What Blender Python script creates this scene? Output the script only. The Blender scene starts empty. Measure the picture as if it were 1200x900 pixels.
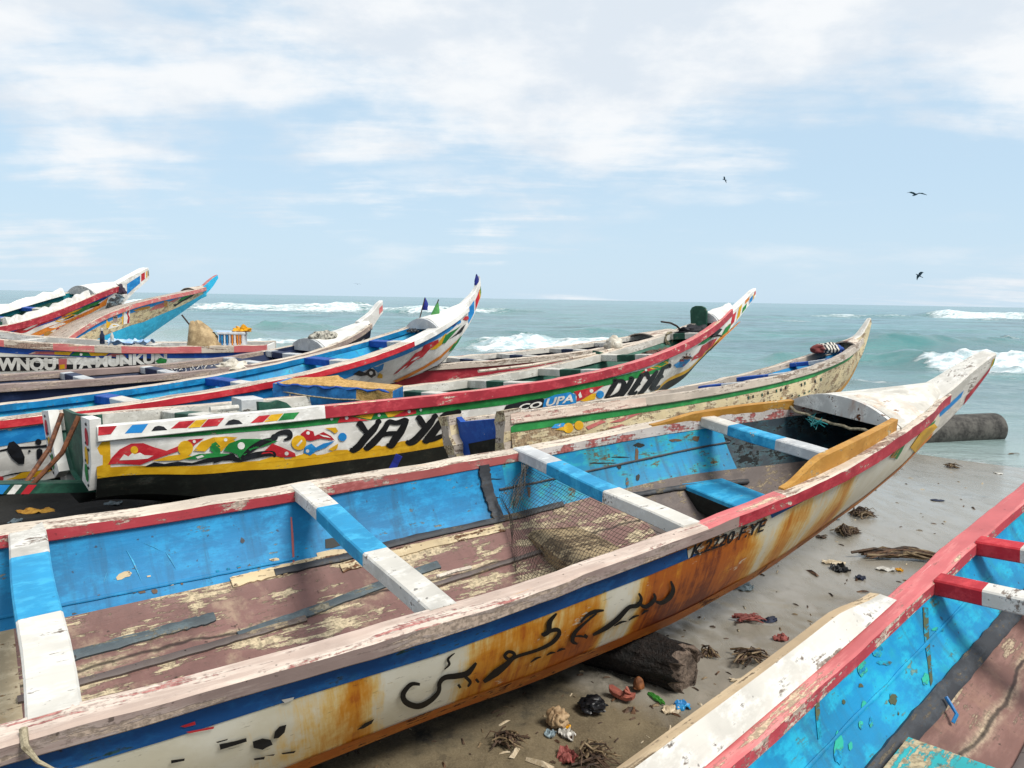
import bpy, bmesh, math, random
import numpy as np
from mathutils import Vector, Matrix, noise as mnoise
from mathutils.geometry import tessellate_polygon
random.seed(7); rng = np.random.default_rng(7)
scene = bpy.context.scene
COL = scene.collection
EYE = 1.65
# ------------------------------------------------------------------ camera
FPX = 900.0
ROLL = math.atan((360-339.5)/1195.); PITCH = math.atan(100/FPX)
_f = np.array([0, math.cos(PITCH), -math.sin(PITCH)]); _r0 = np.array([1., 0, 0]); _u0 = np.cross(_r0, _f)
_c, _s = math.cos(ROLL), math.sin(ROLL)
CR = _c*_r0+_s*_u0; CU = -_s*_r0+_c*_u0; CF = _f
CAM = np.array([0, 0, EYE])
cam = bpy.data.cameras.new('camera'); camo = bpy.data.objects.new('camera', cam); COL.objects.link(camo)
cam.sensor_width = 36; cam.lens = 27; cam.clip_end = 20000; cam.clip_start = .05
camo.matrix_world = Matrix(((CR[0], CU[0], -CF[0], 0), (CR[1], CU[1], -CF[1], 0), (CR[2], CU[2], -CF[2], EYE), (0, 0, 0, 1)))
scene.camera = camo
def ray(p):
    p = np.atleast_2d(np.asarray(p, float))
    return np.outer(p[:, 0]-600, CR)-np.outer(p[:, 1]-450, CU)+FPX*CF
def proj(P):
    P = np.asarray(P, float)-CAM; d = P@CF
    return np.stack([600+FPX*(P@CR)/d, 450-FPX*(P@CU)/d], -1)
def onplane(px, z):
    d = ray(px)[0]; t = (z-EYE)/d[2]; return CAM+t*d
# ------------------------------------------------------------------ terrain height
SEA_Z = -0.35
def smooth(a, b, x):
    t = np.clip((x-a)/(b-a), 0, 1); return t*t*(3-2*t)
def _hash(i, j, s):
    n = np.sin(i*127.1+j*311.7+s*74.7)*43758.5453
    return n-np.floor(n)
def vnoise(x, y, s=0):
    i = np.floor(x); j = np.floor(y); fx = x-i; fy = y-j
    fx = fx*fx*(3-2*fx); fy = fy*fy*(3-2*fy)
    return (_hash(i, j, s)*(1-fx)+_hash(i+1, j, s)*fx)*(1-fy)+(_hash(i, j+1, s)*(1-fx)+_hash(i+1, j+1, s)*fx)*fy
def fbm(x, y, o=4, s=0):
    a = 0; w = .5
    for k in range(o):
        a = a+w*(vnoise(x, y, s+k)-.5); x = x*2.03+5.1; y = y*2.03+1.7; w *= .5
    return a
def shore_q(x, y): return (x+y)/1.41421
def ground(x, y, rough=True):
    x = np.asarray(x, float); y = np.asarray(y, float)
    q = shore_q(x, y)+fbm(x*.18, y*.18, 3, 3)*1.6
    z = np.where(q < 11.3, -.35*smooth(5.5, 12.4, q)/smooth(5.5, 12.4, 11.3), -.35-.07*(q-11.3))
    z = np.maximum(z, -1.8)
    if rough:
        dry = 1-smooth(2.6, 5.5, q)
        z = z+fbm(x*2.1, y*2.1, 4, 11)*.05*(.12+.88*dry)+fbm(x*9, y*9, 3, 17)*.028*dry
    return z
def G(px, dz=0.):
    z = 0.
    for _ in range(6):
        p = onplane(px, z); z = float(ground(p[0], p[1]))
    return np.array([p[0], p[1], z+dz])
def S(px): return onplane(px, SEA_Z)
# ------------------------------------------------------------------ materials
def lin(c):
    if isinstance(c, str):
        c = [int(c[i:i+2], 16)/255 for i in (0, 2, 4)]
        c = [((v+.055)/1.055)**2.4 if v > .04045 else v/12.92 for v in c]
    return (c[0], c[1], c[2], 1)
class NT:
    def __init__(s, m): s.m = m; s.t = m.node_tree; s.t.nodes.clear()
    def n(s, typ, **kw):
        nd = s.t.nodes.new(typ)
        for k, v in kw.items():
            if k == 'inp':
                for a, b in v.items():
                    if hasattr(b, 'links') or isinstance(b, bpy.types.NodeSocket): s.t.links.new(b, nd.inputs[a])
                    else: nd.inputs[a].default_value = b
            else: setattr(nd, k, v)
        return nd
    def math(s, op, a, b=0., c=0.):
        nd = s.n('ShaderNodeMath', operation=op)
        for i, v in enumerate((a, b, c)):
            if isinstance(v, bpy.types.NodeSocket): s.t.links.new(v, nd.inputs[i])
            else: nd.inputs[i].default_value = v
        return nd.outputs[0]
    def mix(s, f, a, b, mode='MIX'):
        nd = s.n('ShaderNodeMix', data_type='RGBA', blend_type=mode)
        for k, v in ((0, f), (6, a), (7, b)):
            if isinstance(v, bpy.types.NodeSocket): s.t.links.new(v, nd.inputs[k])
            else: nd.inputs[k].default_value = v
        return nd.outputs[2]
    def noise(s, vec, scale, detail=6, rough=.6, dist=0.):
        nd = s.n('ShaderNodeTexNoise', inp={'Vector': vec, 'Scale': scale, 'Detail': detail, 'Roughness': rough, 'Distortion': dist})
        return nd.outputs['Fac']
    def ramp(s, f, lo, hi):
        nd = s.n('ShaderNodeMapRange', interpolation_type='SMOOTHSTEP', inp={0: f, 1: lo, 2: hi, 3: 0., 4: 1.})
        return nd.outputs[0]
    def mapping(s, vec, scale, loc=(0, 0, 0)):
        return s.n('ShaderNodeMapping', inp={'Vector': vec, 'Scale': scale, 'Location': loc}).outputs[0]
    def out(s, col, rough, height=None, bump=.3, dist=.01, spec=.5, extra=None):
        p = s.n('ShaderNodeBsdfPrincipled')
        for k, v in (('Base Color', col), ('Roughness', rough), ('Specular IOR Level', spec)):
            if isinstance(v, bpy.types.NodeSocket): s.t.links.new(v, p.inputs[k])
            else: p.inputs[k].default_value = v
        if height is not None:
            b = s.n('ShaderNodeBump', inp={'Strength': bump, 'Distance': dist, 'Height': height})
            s.t.links.new(b.outputs[0], p.inputs['Normal'])
        o = s.n('ShaderNodeOutputMaterial'); s.t.links.new(p.outputs[0], o.inputs[0]); return p
def newmat(name):
    m = bpy.data.materials.new(name); m.use_nodes = True; return NT(m)
MATS = {}
def paint(name, col, under='a58f74', chip=.1, dirt=.25, col2=None, grain=1., scale=1., rough=.55, stain=None, bump=.35, dirtcol='3a3028', st=.55, seam=0., streak=0.):
    """weathered paint on wood: colour patches, chips showing what is under, dirt, grain along x"""
    if name in MATS: return MATS[name]
    N = newmat(name); tc = N.n('ShaderNodeTexCoord').outputs['Object']
    off = (random.random()*20, random.random()*20, random.random()*20)
    co = N.mapping(tc, (1, 1, 1), off)
    gr = N.mapping(tc, (1.2, 14, 14), off)
    grn = N.noise(gr, 6*scale, 5, .6)
    big = N.noise(co, 2.2*scale, 4, .6); med = N.noise(N.mapping(co, (st, 1, 1)), 11*scale, 7, .68); fin = N.noise(co, 60*scale, 4, .6)
    c = lin(col); c2 = lin(col2) if col2 else tuple(min(1, v*1.12+.01) for v in c[:3])+(1,)
    dk = tuple(v*.74 for v in c[:3])+(1,)
    base = N.mix(N.ramp(big, .35, .65), dk, c)
    base = N.mix(N.ramp(med, .46, .62), base, c2)
    base = N.mix(N.math('MULTIPLY', N.ramp(grn, .5, .75), .22*grain), base, dk)
    if stain: base = N.mix(N.math('MULTIPLY', N.ramp(N.noise(N.mapping(co, (1, 1, .35)), 4*scale, 6, .7), .54, .72), .75), base, lin(stain))
    # chips
    mm = N.math('ADD', N.math('MULTIPLY', med, .62), N.math('ADD', N.math('MULTIPLY', fin, .13), N.math('MULTIPLY', grn, .25)))
    th = .68-.30*chip**.6
    ch = N.ramp(mm, th, th+.025)
    ed = N.ramp(mm, th-.02, th+.005)
    und = N.mix(N.ramp(fin, .4, .65), lin(under), tuple(v*.5 for v in lin(under)[:3])+(1,))
    base = N.mix(N.math('MULTIPLY', ed, .45), base, lin(dirtcol))
    base = N.mix(ch, base, und)
    d = N.math('MULTIPLY', N.ramp(N.noise(co, 5.5*scale, 8, .72), .50, .78), dirt)
    base = N.mix(d, base, lin(dirtcol))
    if streak:
        sk = N.noise(N.mapping(tc, (16, 3, 1.1), off), 1., 6, .65, .2); sk2 = N.noise(N.mapping(tc, (1.2, 2, 9), off), 1.3, 5, .6)
        base = N.mix(N.math('MULTIPLY', N.ramp(sk, .50, .70), streak), base, lin(dirtcol)); base = N.mix(N.math('MULTIPLY', N.ramp(sk2, .52, .66), streak*.7), base, dk)
    if seam:
        sy = N.n('ShaderNodeSeparateXYZ', inp={0: tc}).outputs[1]
        fr = N.math('PINGPONG', N.math('ADD', sy, N.math('MULTIPLY', N.math('SUBTRACT', big, .5), .10)), seam)
        ln = N.math('SUBTRACT', 1., N.ramp(fr, .0015, .009)); wd = N.math('MULTIPLY', N.math('SUBTRACT', 1., N.ramp(fr, .004, .03)), N.ramp(med, .40, .58))
        base = N.mix(N.math('MULTIPLY', wd, .75), base, und); base = N.mix(N.math('MULTIPLY', ln, .8), base, lin('1d1613'))
    sp = N.math('MULTIPLY', N.ramp(N.noise(co, 38*scale, 2, .5), .70, .76), min(1, dirt*2.2))
    base = N.mix(sp, base, lin('2a211b'))
    h = N.math('SUBTRACT', N.math('MULTIPLY', grn, .5), N.math('MULTIPLY', ch, .8))
    h = N.math('ADD', h, N.math('MULTIPLY', fin, .25))
    N.out(base, N.math('ADD', rough, N.math('MULTIPLY', ch, .25)), h, bump, .004, .3)
    MATS[name] = N.m; return N.m
def plain(name, col, col2=None, scale=8., rough=.7, bump=.4, dist=.01, detail=6, stretch=(1, 1, 1), spec=.4):
    if name in MATS: return MATS[name]
    N = newmat(name); tc = N.n('ShaderNodeTexCoord').outputs['Object']; co = N.mapping(tc, stretch)
    a = N.noise(co, scale, detail, .65); b = N.noise(co, scale*5, 4, .6)
    c = lin(col); c2 = lin(col2) if col2 else tuple(v*.6 for v in c[:3])+(1,)
    base = N.mix(N.ramp(N.math('ADD', N.math('MULTIPLY', a, .75), N.math('MULTIPLY', b, .25)), .38, .62), c2, c)
    N.out(base, rough, N.math('ADD', a, N.math('MULTIPLY', b, .3)), bump, dist, spec)
    MATS[name] = N.m; return N.m
def rusty_hull(name):
    """cream hull paint with rust running down from the nails; u = metres along, v = 0 rail .. 1 chine"""
    N = newmat(name); uv = N.n('ShaderNodeUVMap').outputs[0]; tc = N.n('ShaderNodeTexCoord').outputs['Object']
    sx = N.n('ShaderNodeSeparateXYZ', inp={0: uv}); u, v = sx.outputs[0], sx.outputs[1]
    # slanted streak coordinate
    us = N.math('ADD', u, N.math('MULTIPLY', v, -.10))
    sv = N.n('ShaderNodeCombineXYZ', inp={0: N.math('MULTIPLY', us, 9.), 1: N.math('MULTIPLY', v, 1.1)}).outputs[0]
    st = N.noise(sv, 1., 7, .66, .3)
    wide = N.noise(N.n('ShaderNodeCombineXYZ', inp={0: N.math('MULTIPLY', us, 2.6), 1: N.math('MULTIPLY', v, 1.6)}).outputs[0], 1.3, 5, .6, .4)
    cr = N.n('ShaderNodeValToRGB'); e = cr.color_ramp
    pts = [(-2., .10), (-.75, .08), (-.42, .34), (-.33, .50), (-.22, .12), (-.02, .12), (.08, .44), (.30, .52), (.42, .42), (.52, .52), (.66, .50), (.74, .18), (.86, .30), (.96, .60), (1.3, .66), (1.55, .56), (1.75, .22), (1.9, .46), (2.15, .30), (2.5, .46), (2.75, .12), (3.2, .06)]
    while len(e.elements) < len(pts): e.elements.new(.5)
    for el, (p, a) in zip(e.elements, pts): el.position = (p+2.)/5.2; el.color = (a, a, a, 1)
    uu = N.math('DIVIDE', N.math('ADD', us, 2.), 5.2); N.t.links.new(uu, cr.inputs[0])
    dens = cr.outputs[0]
    f = N.math('ADD', N.math('MULTIPLY', st, .55), N.math('MULTIPLY', wide, .55))
    f = N.math('ADD', f, N.math('MULTIPLY', N.math('SUBTRACT', dens, .40), 1.25))
    f = N.math('ADD', f, N.math('MULTIPLY', N.math('SUBTRACT', v, .6), .24))
    fine = N.noise(tc, 30, 6, .65)
    stf = N.noise(N.n('ShaderNodeCombineXYZ', inp={0: N.math('MULTIPLY', us, 42.), 1: N.math('MULTIPLY', v, 1.6)}).outputs[0], 1., 6, .7, .4)
    f = N.math('ADD', f, N.math('MULTIPLY', N.math('SUBTRACT', stf, .5), .42))
    f = N.math('ADD', f, N.math('MULTIPLY', N.math('SUBTRACT', fine, .5), .14))
    cream = N.mix(N.ramp(N.noise(tc, 4, 5, .6), .35, .65), lin('d9d3bd'), lin('e6e3d4'))
    c = N.mix(N.ramp(f, .30, .50), cream, lin('e3c37c'))
    c = N.mix(N.ramp(f, .44, .62), c, lin('d08a25'))
    c = N.mix(N.ramp(f, .60, .74), c, lin('b05c14'))
    c = N.mix(N.ramp(f, .76, .92), c, lin('6d2c10'))
    dk = N.math('MULTIPLY', N.ramp(N.noise(N.mapping(tc, (3, 9, 14)), 5, 5, .7), .62, .70), .55)
    c = N.mix(dk, c, lin('3a2015'))
    ch = N.ramp(N.noise(N.mapping(tc, (.5, 1, 1.6)), 9, 6, .65), .655, .67)
    c = N.mix(N.math('MULTIPLY', ch, .8), c, lin('d8cdb4'))
    h = N.math('ADD', N.math('MULTIPLY', fine, .5), N.math('MULTIPLY', ch, -.5))
    N.out(c, .5, h, .35, .004); return N.m
# shared paints
M = {}
M['wood_mauve'] = paint('weathered mauve wood', '93807a', 'b5a292', .30, .30, 'a89a92', 1.6, st=.12)
M['wood_grey'] = paint('weathered grey wood', 'b3a79a', '8a7a6c', .28, .35, 'c9bfb2', 1.6, st=.12)
M['cream_top'] = paint('worn cream rail top', 'cdbfae', '9d8476', .30, .32, 'd9cdbd', 1.4, st=.12)
M['pink_cream'] = paint('worn pink and cream rail top', 'c6b0a2', 'bd7f78', .22, .32, 'd6c6b8', 1.4, st=.12)
M['red_worn'] = paint('worn pinkish red paint', 'b5434b', 'd6c2b0', .34, .25, 'c66064', 1.7)
M['red_dull'] = paint('faded pink red paint', 'b5625f', 'c9b8aa', .26, .3, 'c27a76', 1.5)
M['red_dark'] = paint('dark red paint', '9e2b38', 'd7c6b4', .16, .2, 'b4404a', .8)
M['red'] = paint('bright red paint', 'b5232f', 'd8c8b8', .12, .12, 'c43a40', .5)
M['pink_top'] = paint('sun bleached red rail top', 'c8696a', 'dcc2a4', .22, .16, 'd48682', 1., st=.12)
M['specked_white'] = paint('white rail with red and blue specks', 'd5cbc4', 'b86b66', .34, .3, 'dfd9d4', .8, stain='a9645c')
M['white'] = paint('weathered white paint', 'cac6bd', '94867a', .16, .3, 'd5d2cb', 1.)
M['white_clean'] = paint('white paint', 'dcdad4', 'a99d90', .05, .10, 'e6e5e1', .5)
M['grey_white'] = paint('greyed white paint', 'bfc2c4', '6d675f', .14, .3, 'cbcccb', 1.)
M['blue'] = paint('blue paint on planks', '0976aa', '8f8f80', .12, .32, '1488bb', .5, dirtcol='1d3d50', streak=.38)
M['turq'] = paint('turquoise and blue paint on planks', '1186b4', '6d6247', .20, .55, '229aa6', .7, stain='2f7d80', dirtcol='3d3a30', streak=.5)
M['cyan'] = paint('cyan blue paint on planks', '0c86b8', '6f8f80', .12, .30, '179fc0', .6, stain='1f9c94', dirtcol='2c5560', streak=.42)
M['beam_blue'] = paint('blue beam paint', '2591c2', 'c8bfae', .09, .12, '3ba3cc', .6)
M['beam_dark'] = paint('deep blue beam paint', '1f5f9e', '9a9a98', .1, .15, '2669a8', .5)
M['band_blue'] = paint('dark blue hull band', '164f8c', '2f5a58', .14, .35, '1d5f9c', .5, stain='2d5a60')
M['floor'] = paint('mauve floor paint peeling to cream', '7d5d57', 'c6b596', .36, .34, '8d6f68', 1.3, stain='a8947c', bump=.7, st=.4, seam=.13, streak=.2)
M['floor_dark'] = paint('dark grey floor paint', '5f5552', '9a8b74', .25, .5, '6d625c', .8)  # darker and greyer than the main floor paint
M['caulk'] = paint('dark caulking strip', '33363b', '6b6355', .22, .3, '42474d', .6)
M['grey_strip'] = paint('grey rubber patch strip', '4a5459', '8c8674', .25, .35, '5b686c', .8)
M['cream_strip'] = paint('cream nailed strip', 'cdb892', '6b4a33', .34, .4, 'd9caa8', .8)
M['ochre'] = paint('ochre yellow paint', 'b27f34', 'd0bf9c', .16, .28, 'bd8e44', .9)
M['rust_strip'] = paint('rusty orange chine strip', 'b0601c', '5f2c14', .24, .35, 'c07a2e', .8)
M['black'] = paint('black paint', '17191d', '3a3a3a', .08, .1, '202329', .4)
M['tar'] = paint('black tarred bottom', '121512', '2f332e', .14, .2, '1a1f1b', .6)
M['green'] = paint('green paint', '1f7a3a', 'bcb79c', .08, .12, '2a8a44', .4)
M['dkgreen'] = paint('dark green paint', '1f4a3c', '8b8f80', .12, .25, '2a5a49', .5)
M['teal_in'] = paint('teal green inner planks', '2a5a4c', '98a090', .14, .3, '3a7060', .6)
M['yellow'] = paint('yellow paint', 'd7a41a', 'd8d0bc', .07, .1, 'deb028', .4)
M['orange'] = paint('orange paint', 'd27a2a', 'd8d0bc', .1, .15, 'd98e3c', .5)
M['skyblue'] = paint('sky blue paint', '1d7fc4', 'd5d5d0', .12, .12, '2b8fce', .5)
M['dblue'] = paint('deep blue paint', '17479a', 'c5c8cc', .10, .15, '1f55a8', .4)
M['navy'] = paint('navy paint', '172544', '8d9098', .1, .2, '1e2e50', .4)
M['old_cream'] = paint('flaking cream paint', 'd0c09a', '9a8468', .36, .35, 'd9cfb4', .9, stain='b98f58')
M['dark_wall'] = paint('stained and shaded bow planks', '1d2f3a', '0e1416', .3, .5, '23525c', .6, stain='101a1f')  # bow compartment shade mixed into the colour along with stain
M['ink'] = paint('black lettering paint', '101114', '6b5a48', .10, .08, '131418', .6)
M['floor_two'] = paint('brown mauve floor planks', '78574f', 'b8a58c', .20, .35, '86655c', 1.1, stain='8f6f5e', bump=.6, st=.25, seam=.17)
M['floor_tan'] = paint('tan peeled floor planks', 'b8a687', '9a6f3c', .2, .35, 'c6b698', .8, stain='a8804a')
M['rusty'] = plain('rusty iron', '7a4a2c', '3e2418', 18)
M['rope'] = plain('old rope', 'a99e84', '6f6550', 40)
def mk_mix2(): pass
# ------------------------------------------------------------------ object helpers
def link(name, me, parent=None, label=None, cat=None, group=None, kind=None):
    o = bpy.data.objects.new(name, me); COL.objects.link(o)
    if parent is not None: o.parent = parent
    for k, v in (('label', label), ('category', cat), ('group', group), ('kind', kind)):
        if v: o[k] = v
    return o
class MB:
    """collects verts/faces with material slots and uv"""
    def __init__(s): s.v = []; s.f = []; s.mi = []; s.uv = []; s.mats = []
    def slot(s, m):
        if m not in s.mats: s.mats.append(m)
        return s.mats.index(m)
    def add(s, verts, faces, mat, uvs=None):
        k = len(s.v); s.v.extend([tuple(map(float, p)) for p in verts])
        s.uv.extend(uvs if uvs is not None else [(0., 0.)]*len(verts))
        for i, f in enumerate(faces):
            s.f.append([k+j for j in f]); s.mi.append(s.slot(mat[i] if isinstance(mat, list) else mat))
        return k
    def append(s, g): s.add(g.v, g.f, [g.mats[i] for i in g.mi], g.uv)
    def build(s, name, parent=None, smooth=35, **kw):
        me = bpy.data.meshes.new(name); me.from_pydata(s.v, [], s.f)
        for m in s.mats: me.materials.append(m)
        me.polygons.foreach_set('material_index', s.mi)
        ul = me.uv_layers.new(name='UVMap')
        li = np.empty(len(me.loops), int); me.loops.foreach_get('vertex_index', li)
        ul.data.foreach_set('uv', np.asarray(s.uv, float)[li].ravel())
        me.validate(); me.update()
        if smooth:
            me.polygons.foreach_set('use_smooth', [True]*len(me.polygons)); me.set_sharp_from_angle(angle=math.radians(smooth))
        return link(name, me, parent, **kw)
    def loft(s, rings, mat, closed=True, cap=True, uvs=None):
        n = len(rings[0]); V = [p for r in rings for p in r]; F = []; mm = []
        for i in range(len(rings)-1):
            for j in range(n if closed else n-1):
                a = i*n+j; b = i*n+(j+1) % n
                F.append((a, b, b+n, a+n)); mm.append(mat(i, j) if callable(mat) else mat)
        if cap and closed:
            F.append(tuple(range(n-1, -1, -1))); mm.append(mat(0, 0) if callable(mat) else mat)
            F.append(tuple(range((len(rings)-1)*n, len(rings)*n))); mm.append(mat(len(rings)-2, 0) if callable(mat) else mat)
        s.add(V, F, mm, uvs)
    def tube(s, pts, r, mat, k=6):
        pts = [np.array(p, float) for p in pts]; rings = []
        for i, p in enumerate(pts):
            t = pts[min(i+1, len(pts)-1)]-pts[max(i-1, 0)]; t = t/(np.linalg.norm(t)+1e-9)
            a = np.cross(t, [0, 0, 1.]) if abs(t[2]) < .9 else np.cross(t, [1., 0, 0]); a /= np.linalg.norm(a); b = np.cross(t, a)
            rr = r[i] if hasattr(r, '__len__') else r
            rings.append([p+rr*(math.cos(2*math.pi*j/k)*a+math.sin(2*math.pi*j/k)*b) for j in range(k)])
        s.loft(rings, mat)
    def box(s, c, ax, h, mat, bev=.006):
        """oriented box with chamfered long edges; ax = 3 unit axes, h = half sizes; loft along ax[0]"""
        c = np.array(c, float); X, Y, Z = [np.array(a, float) for a in ax]
        b = min(bev, h[1]*.4, h[2]*.4)
        pr = [(-h[1]+b, -h[2]), (h[1]-b, -h[2]), (h[1], -h[2]+b), (h[1], h[2]-b), (h[1]-b, h[2]), (-h[1]+b, h[2]), (-h[1], h[2]-b), (-h[1], -h[2]+b)]
        s.loft([[c+x*h[0]*X+y*Y+z*Z for y, z in pr] for x in (-1, 1)], mat)
def pchip(xs, ys):
    xs = np.array(xs, float); ys = np.array(ys, float); h = np.diff(xs); d = np.diff(ys)/h; m = np.zeros_like(ys)
    m[0] = d[0]; m[-1] = d[-1]
    for i in range(1, len(xs)-1):
        m[i] = 0 if d[i-1]*d[i] <= 0 else 2*d[i-1]*d[i]/(d[i-1]+d[i])
    def f(x):
        x = np.asarray(x, float); i = np.clip(np.searchsorted(xs, x)-1, 0, len(h)-1); t = np.clip((x-xs[i])/h[i], 0, 1)
        return (ys[i]*(1+2*t)*(1-t)**2+m[i]*h[i]*t*(1-t)**2+ys[i+1]*t*t*(3-2*t)+m[i+1]*h[i]*t*t*(t-1))
    return f
def Rm(az, p, r):
    a = np.array([math.sin(az)*math.cos(p), math.cos(az)*math.cos(p), math.sin(p)])
    b0 = np.array([-math.cos(az), math.sin(az), 0]); u0 = np.cross(a, b0)
    b = math.cos(r)*b0+math.sin(r)*u0; u = np.cross(a, b)
    return np.stack([a, b, u], 1)
class Boat:
    def __init__(s, name, label, pose, tab, s0, s1, group='beached fishing pirogues', rw=.085, rh=.065):
        az, p, r = pose[:3]; s.T = np.array(pose[3:6])+CAM; s.R = Rm(az, p, r)
        e = bpy.data.objects.new(name, None); COL.objects.link(e); s.e = e
        e.matrix_world = Matrix([list(s.R[i])+[s.T[i]] for i in range(3)]+[[0, 0, 0, 1]]); e.empty_display_size = .3
        e['label'] = label; e['category'] = 'boat'; e['group'] = group
        s.b, s.z, s.cb, s.cz, s.kz = tab; s.s0, s.s1, s.rw, s.rh = s0, s1, rw, rh
        s.hull = MB(); s.layer = 0
    def W(s, P): return np.asarray(P, float)@s.R.T+s.T
    def L(s, P): return (np.asarray(P, float)-s.T)@s.R
    def plane(s, px, axis, val):
        d = ray(px)[0]@s.R; o = s.L(CAM); t = (val-o[axis])/d[axis]; return o+t*d
    def surf(s, u, v, side, off=0.):
        u = np.asarray(u, float); v = np.asarray(v, float)
        def raw(u, v):
            b, z, cb, cz, kz = s.b(u)-.012, s.z(u), s.cb(u), s.cz(u), s.kz(u)
            bul = .035*np.minimum(1, b/.3)
            v1 = np.clip(v, 0, 1); v2 = np.clip(v-1, 0, 1)
            y = np.where(v <= 1, b+(cb-b)*v1+bul*np.sin(np.pi*v1), cb*(1-v2)); zz = np.where(v <= 1, z+(cz-z)*v1, cz+(kz-cz)*v2)
            return np.stack([u, side*y, zz], -1)
        P = raw(u, v)
        if np.any(off):
            e = 1e-3; n = np.cross(raw(u+e, v)-P, raw(u, v+e)-P); n /= np.linalg.norm(n, axis=-1, keepdims=True)+1e-12
            sg = np.sign(n[..., 1]*side); sg = np.where(sg == 0, 1, sg); P = P+n*(sg*off)[..., None] if np.ndim(off) else P+n*sg[..., None]*off
        return P
    def inv(s, px, side=-1):
        px = np.atleast_2d(np.asarray(px, float)); us = np.linspace(s.s0, s.s1, 160); vs = np.linspace(0, 1.1, 24)
        U, V = np.meshgrid(us, vs, indexing='ij'); Q = proj(s.W(s.surf(U, V, side))).reshape(-1, 2)
        k = ((px[:, None]-Q[None])**2).sum(-1).argmin(1); u = U.ravel()[k]; v = V.ravel()[k]
        for _ in range(8):
            f = lambda a, b: proj(s.W(s.surf(a, b, side)))
            q = f(u, v); e = 1e-4; ju = (f(u+e, v)-q)/e; jv = (f(u, v+e)-q)/e; r = px-q
            det = ju[:, 0]*jv[:, 1]-ju[:, 1]*jv[:, 0]; det = np.where(abs(det) < 1e-6, 1e-6, det)
            du = (r[:, 0]*jv[:, 1]-r[:, 1]*jv[:, 0])/det; dv = (ju[:, 0]*r[:, 1]-ju[:, 1]*r[:, 0])/det
            u = u+np.clip(du, -.15, .15); v = np.clip(v+np.clip(dv, -.15, .15), 0, 1.3)
        return u, v
    def make_hull(s, mat, matbot, n=90):
        us = np.linspace(s.s0, s.s1, n); vs = np.array([0, .12, .25, .4, .55, .7, .85, 1, 1.2, 1.45, 1.7, 1.999])
        for side in (-1, 1):
            U, V = np.meshgrid(us, vs, indexing='ij'); P = s.surf(U, V, side).reshape(-1, 3); m = len(vs); F = []; mm = []
            for i in range(n-1):
                for j in range(m-1):
                    a = i*m+j; q = (a, a+1, a+m+1, a+m); F.append(q if side < 0 else q[::-1]); mm.append(matbot if vs[j] >= .999 else mat)
            s.hull.add(P, F, mm, list(zip(U.ravel(), V.ravel())))
    def strip(s, u0, u1, v0, v1, mat, side=-1, n=60, nv=3, lay=0):
        us = np.linspace(u0, u1, n); f0 = v0 if callable(v0) else (lambda u: 0*u+v0); f1 = v1 if callable(v1) else (lambda u: 0*u+v1)
        t = np.linspace(0, 1, nv+1); U = np.repeat(us[:, None], nv+1, 1); V = f0(us)[:, None]*(1-t)+f1(us)[:, None]*t
        P = s.surf(U, V, side, .0022+.0016*lay).reshape(-1, 3); F = []
        for i in range(n-1):
            for j in range(nv):
                a = i*(nv+1)+j; q = (a, a+1, a+nv+2, a+nv+1); F.append(q if side < 0 else q[::-1])
        s.hull.add(P, F, mat, list(zip(U.ravel(), V.ravel())))
    def polypx(s, polys, mat, lay=1, side=-1):
        """painted shapes given as outlines in photograph pixels, laid on the hull planks"""
        for pl in polys:
            pl = np.asarray(pl, float); q = []
            for i in range(len(pl)):
                a, b = pl[i], pl[(i+1) % len(pl)]; k = max(1, int(np.hypot(*(b-a))/7)); q += [a+(b-a)*t/k for t in range(k)]
            q = np.array(q); u, v = s.inv(q, side); P = s.surf(u, v, side, .0022+.0016*lay)
            tr = tessellate_polygon([[Vector((x, y, 0)) for x, y in q]])
            s.hull.add(P, [tuple(t) for t in tr], mat, list(zip(u, v)))
    def stroke(s, pts, w, mat, lay=2, n=6, side=-1):
        """brush stroke along a smooth pixel path, w = widths in px at the points"""
        pts = np.asarray(pts, float); k = len(pts); t = np.arange(k); fx = pchip(t, pts[:, 0]); fy = pchip(t, pts[:, 1])
        # catmull-rom like sampling
        T = np.linspace(0, k-1, (k-1)*n+1); P = []
        for x in T:
            i = min(int(x), k-2); f = x-i; p0 = pts[max(i-1, 0)]; p1 = pts[i]; p2 = pts[i+1]; p3 = pts[min(i+2, k-1)]
            P.append(.5*((2*p1)+(p2-p0)*f+(2*p0-5*p1+4*p2-p3)*f*f+(3*p1-p0-3*p2+p3)*f**3))
        P = np.array(P); ww = np.interp(T, t, np.broadcast_to(w, k))
        d = np.gradient(P, axis=0); d /= np.linalg.norm(d, axis=1, keepdims=True)+1e-9; nn = np.stack([-d[:, 1], d[:, 0]], 1)
        # broad-nib pen: width depends on direction
        A = P+nn*ww[:, None]/2; B = P-nn*ww[:, None]/2; q = np.concatenate([A, B]); u, v = s.inv(q, side)
        X = s.surf(u, v, side, .0022+.0016*lay); m = len(P)
        s.hull.add(X, [(i, i+1, m+i+1, m+i) for i in range(m-1)], mat, list(zip(u, v)))
    def text(s, txt, a, b, up, mat, lay=2, bold=.02, wave=0., side=-1):
        """letters painted on the hull between pixel baseline points a..b, up = pixel vector of the letter height"""
        me = text_mesh(txt, bold); V = np.array([v.co[:2] for v in me.vertices]); F = [tuple(p.vertices) for p in me.polygons]
        x0, x1 = V[:, 0].min(), V[:, 0].max(); h = max(V[:, 1].max(), .01)
        X = (V[:, 0]-x0)/(x1-x0); Y = V[:, 1]/h
        q = np.array(a)+X[:, None]*(np.array(b)-np.array(a))+Y[:, None]*np.array(up)
        u, v = s.inv(q, side); s.hull.add(s.surf(u, v, side, .0022+.0016*lay), F, mat, list(zip(u, v)))
        bpy.data.meshes.remove(me)
    def end_hull(s): return s.hull.build('hull', s.e, 40)
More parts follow.
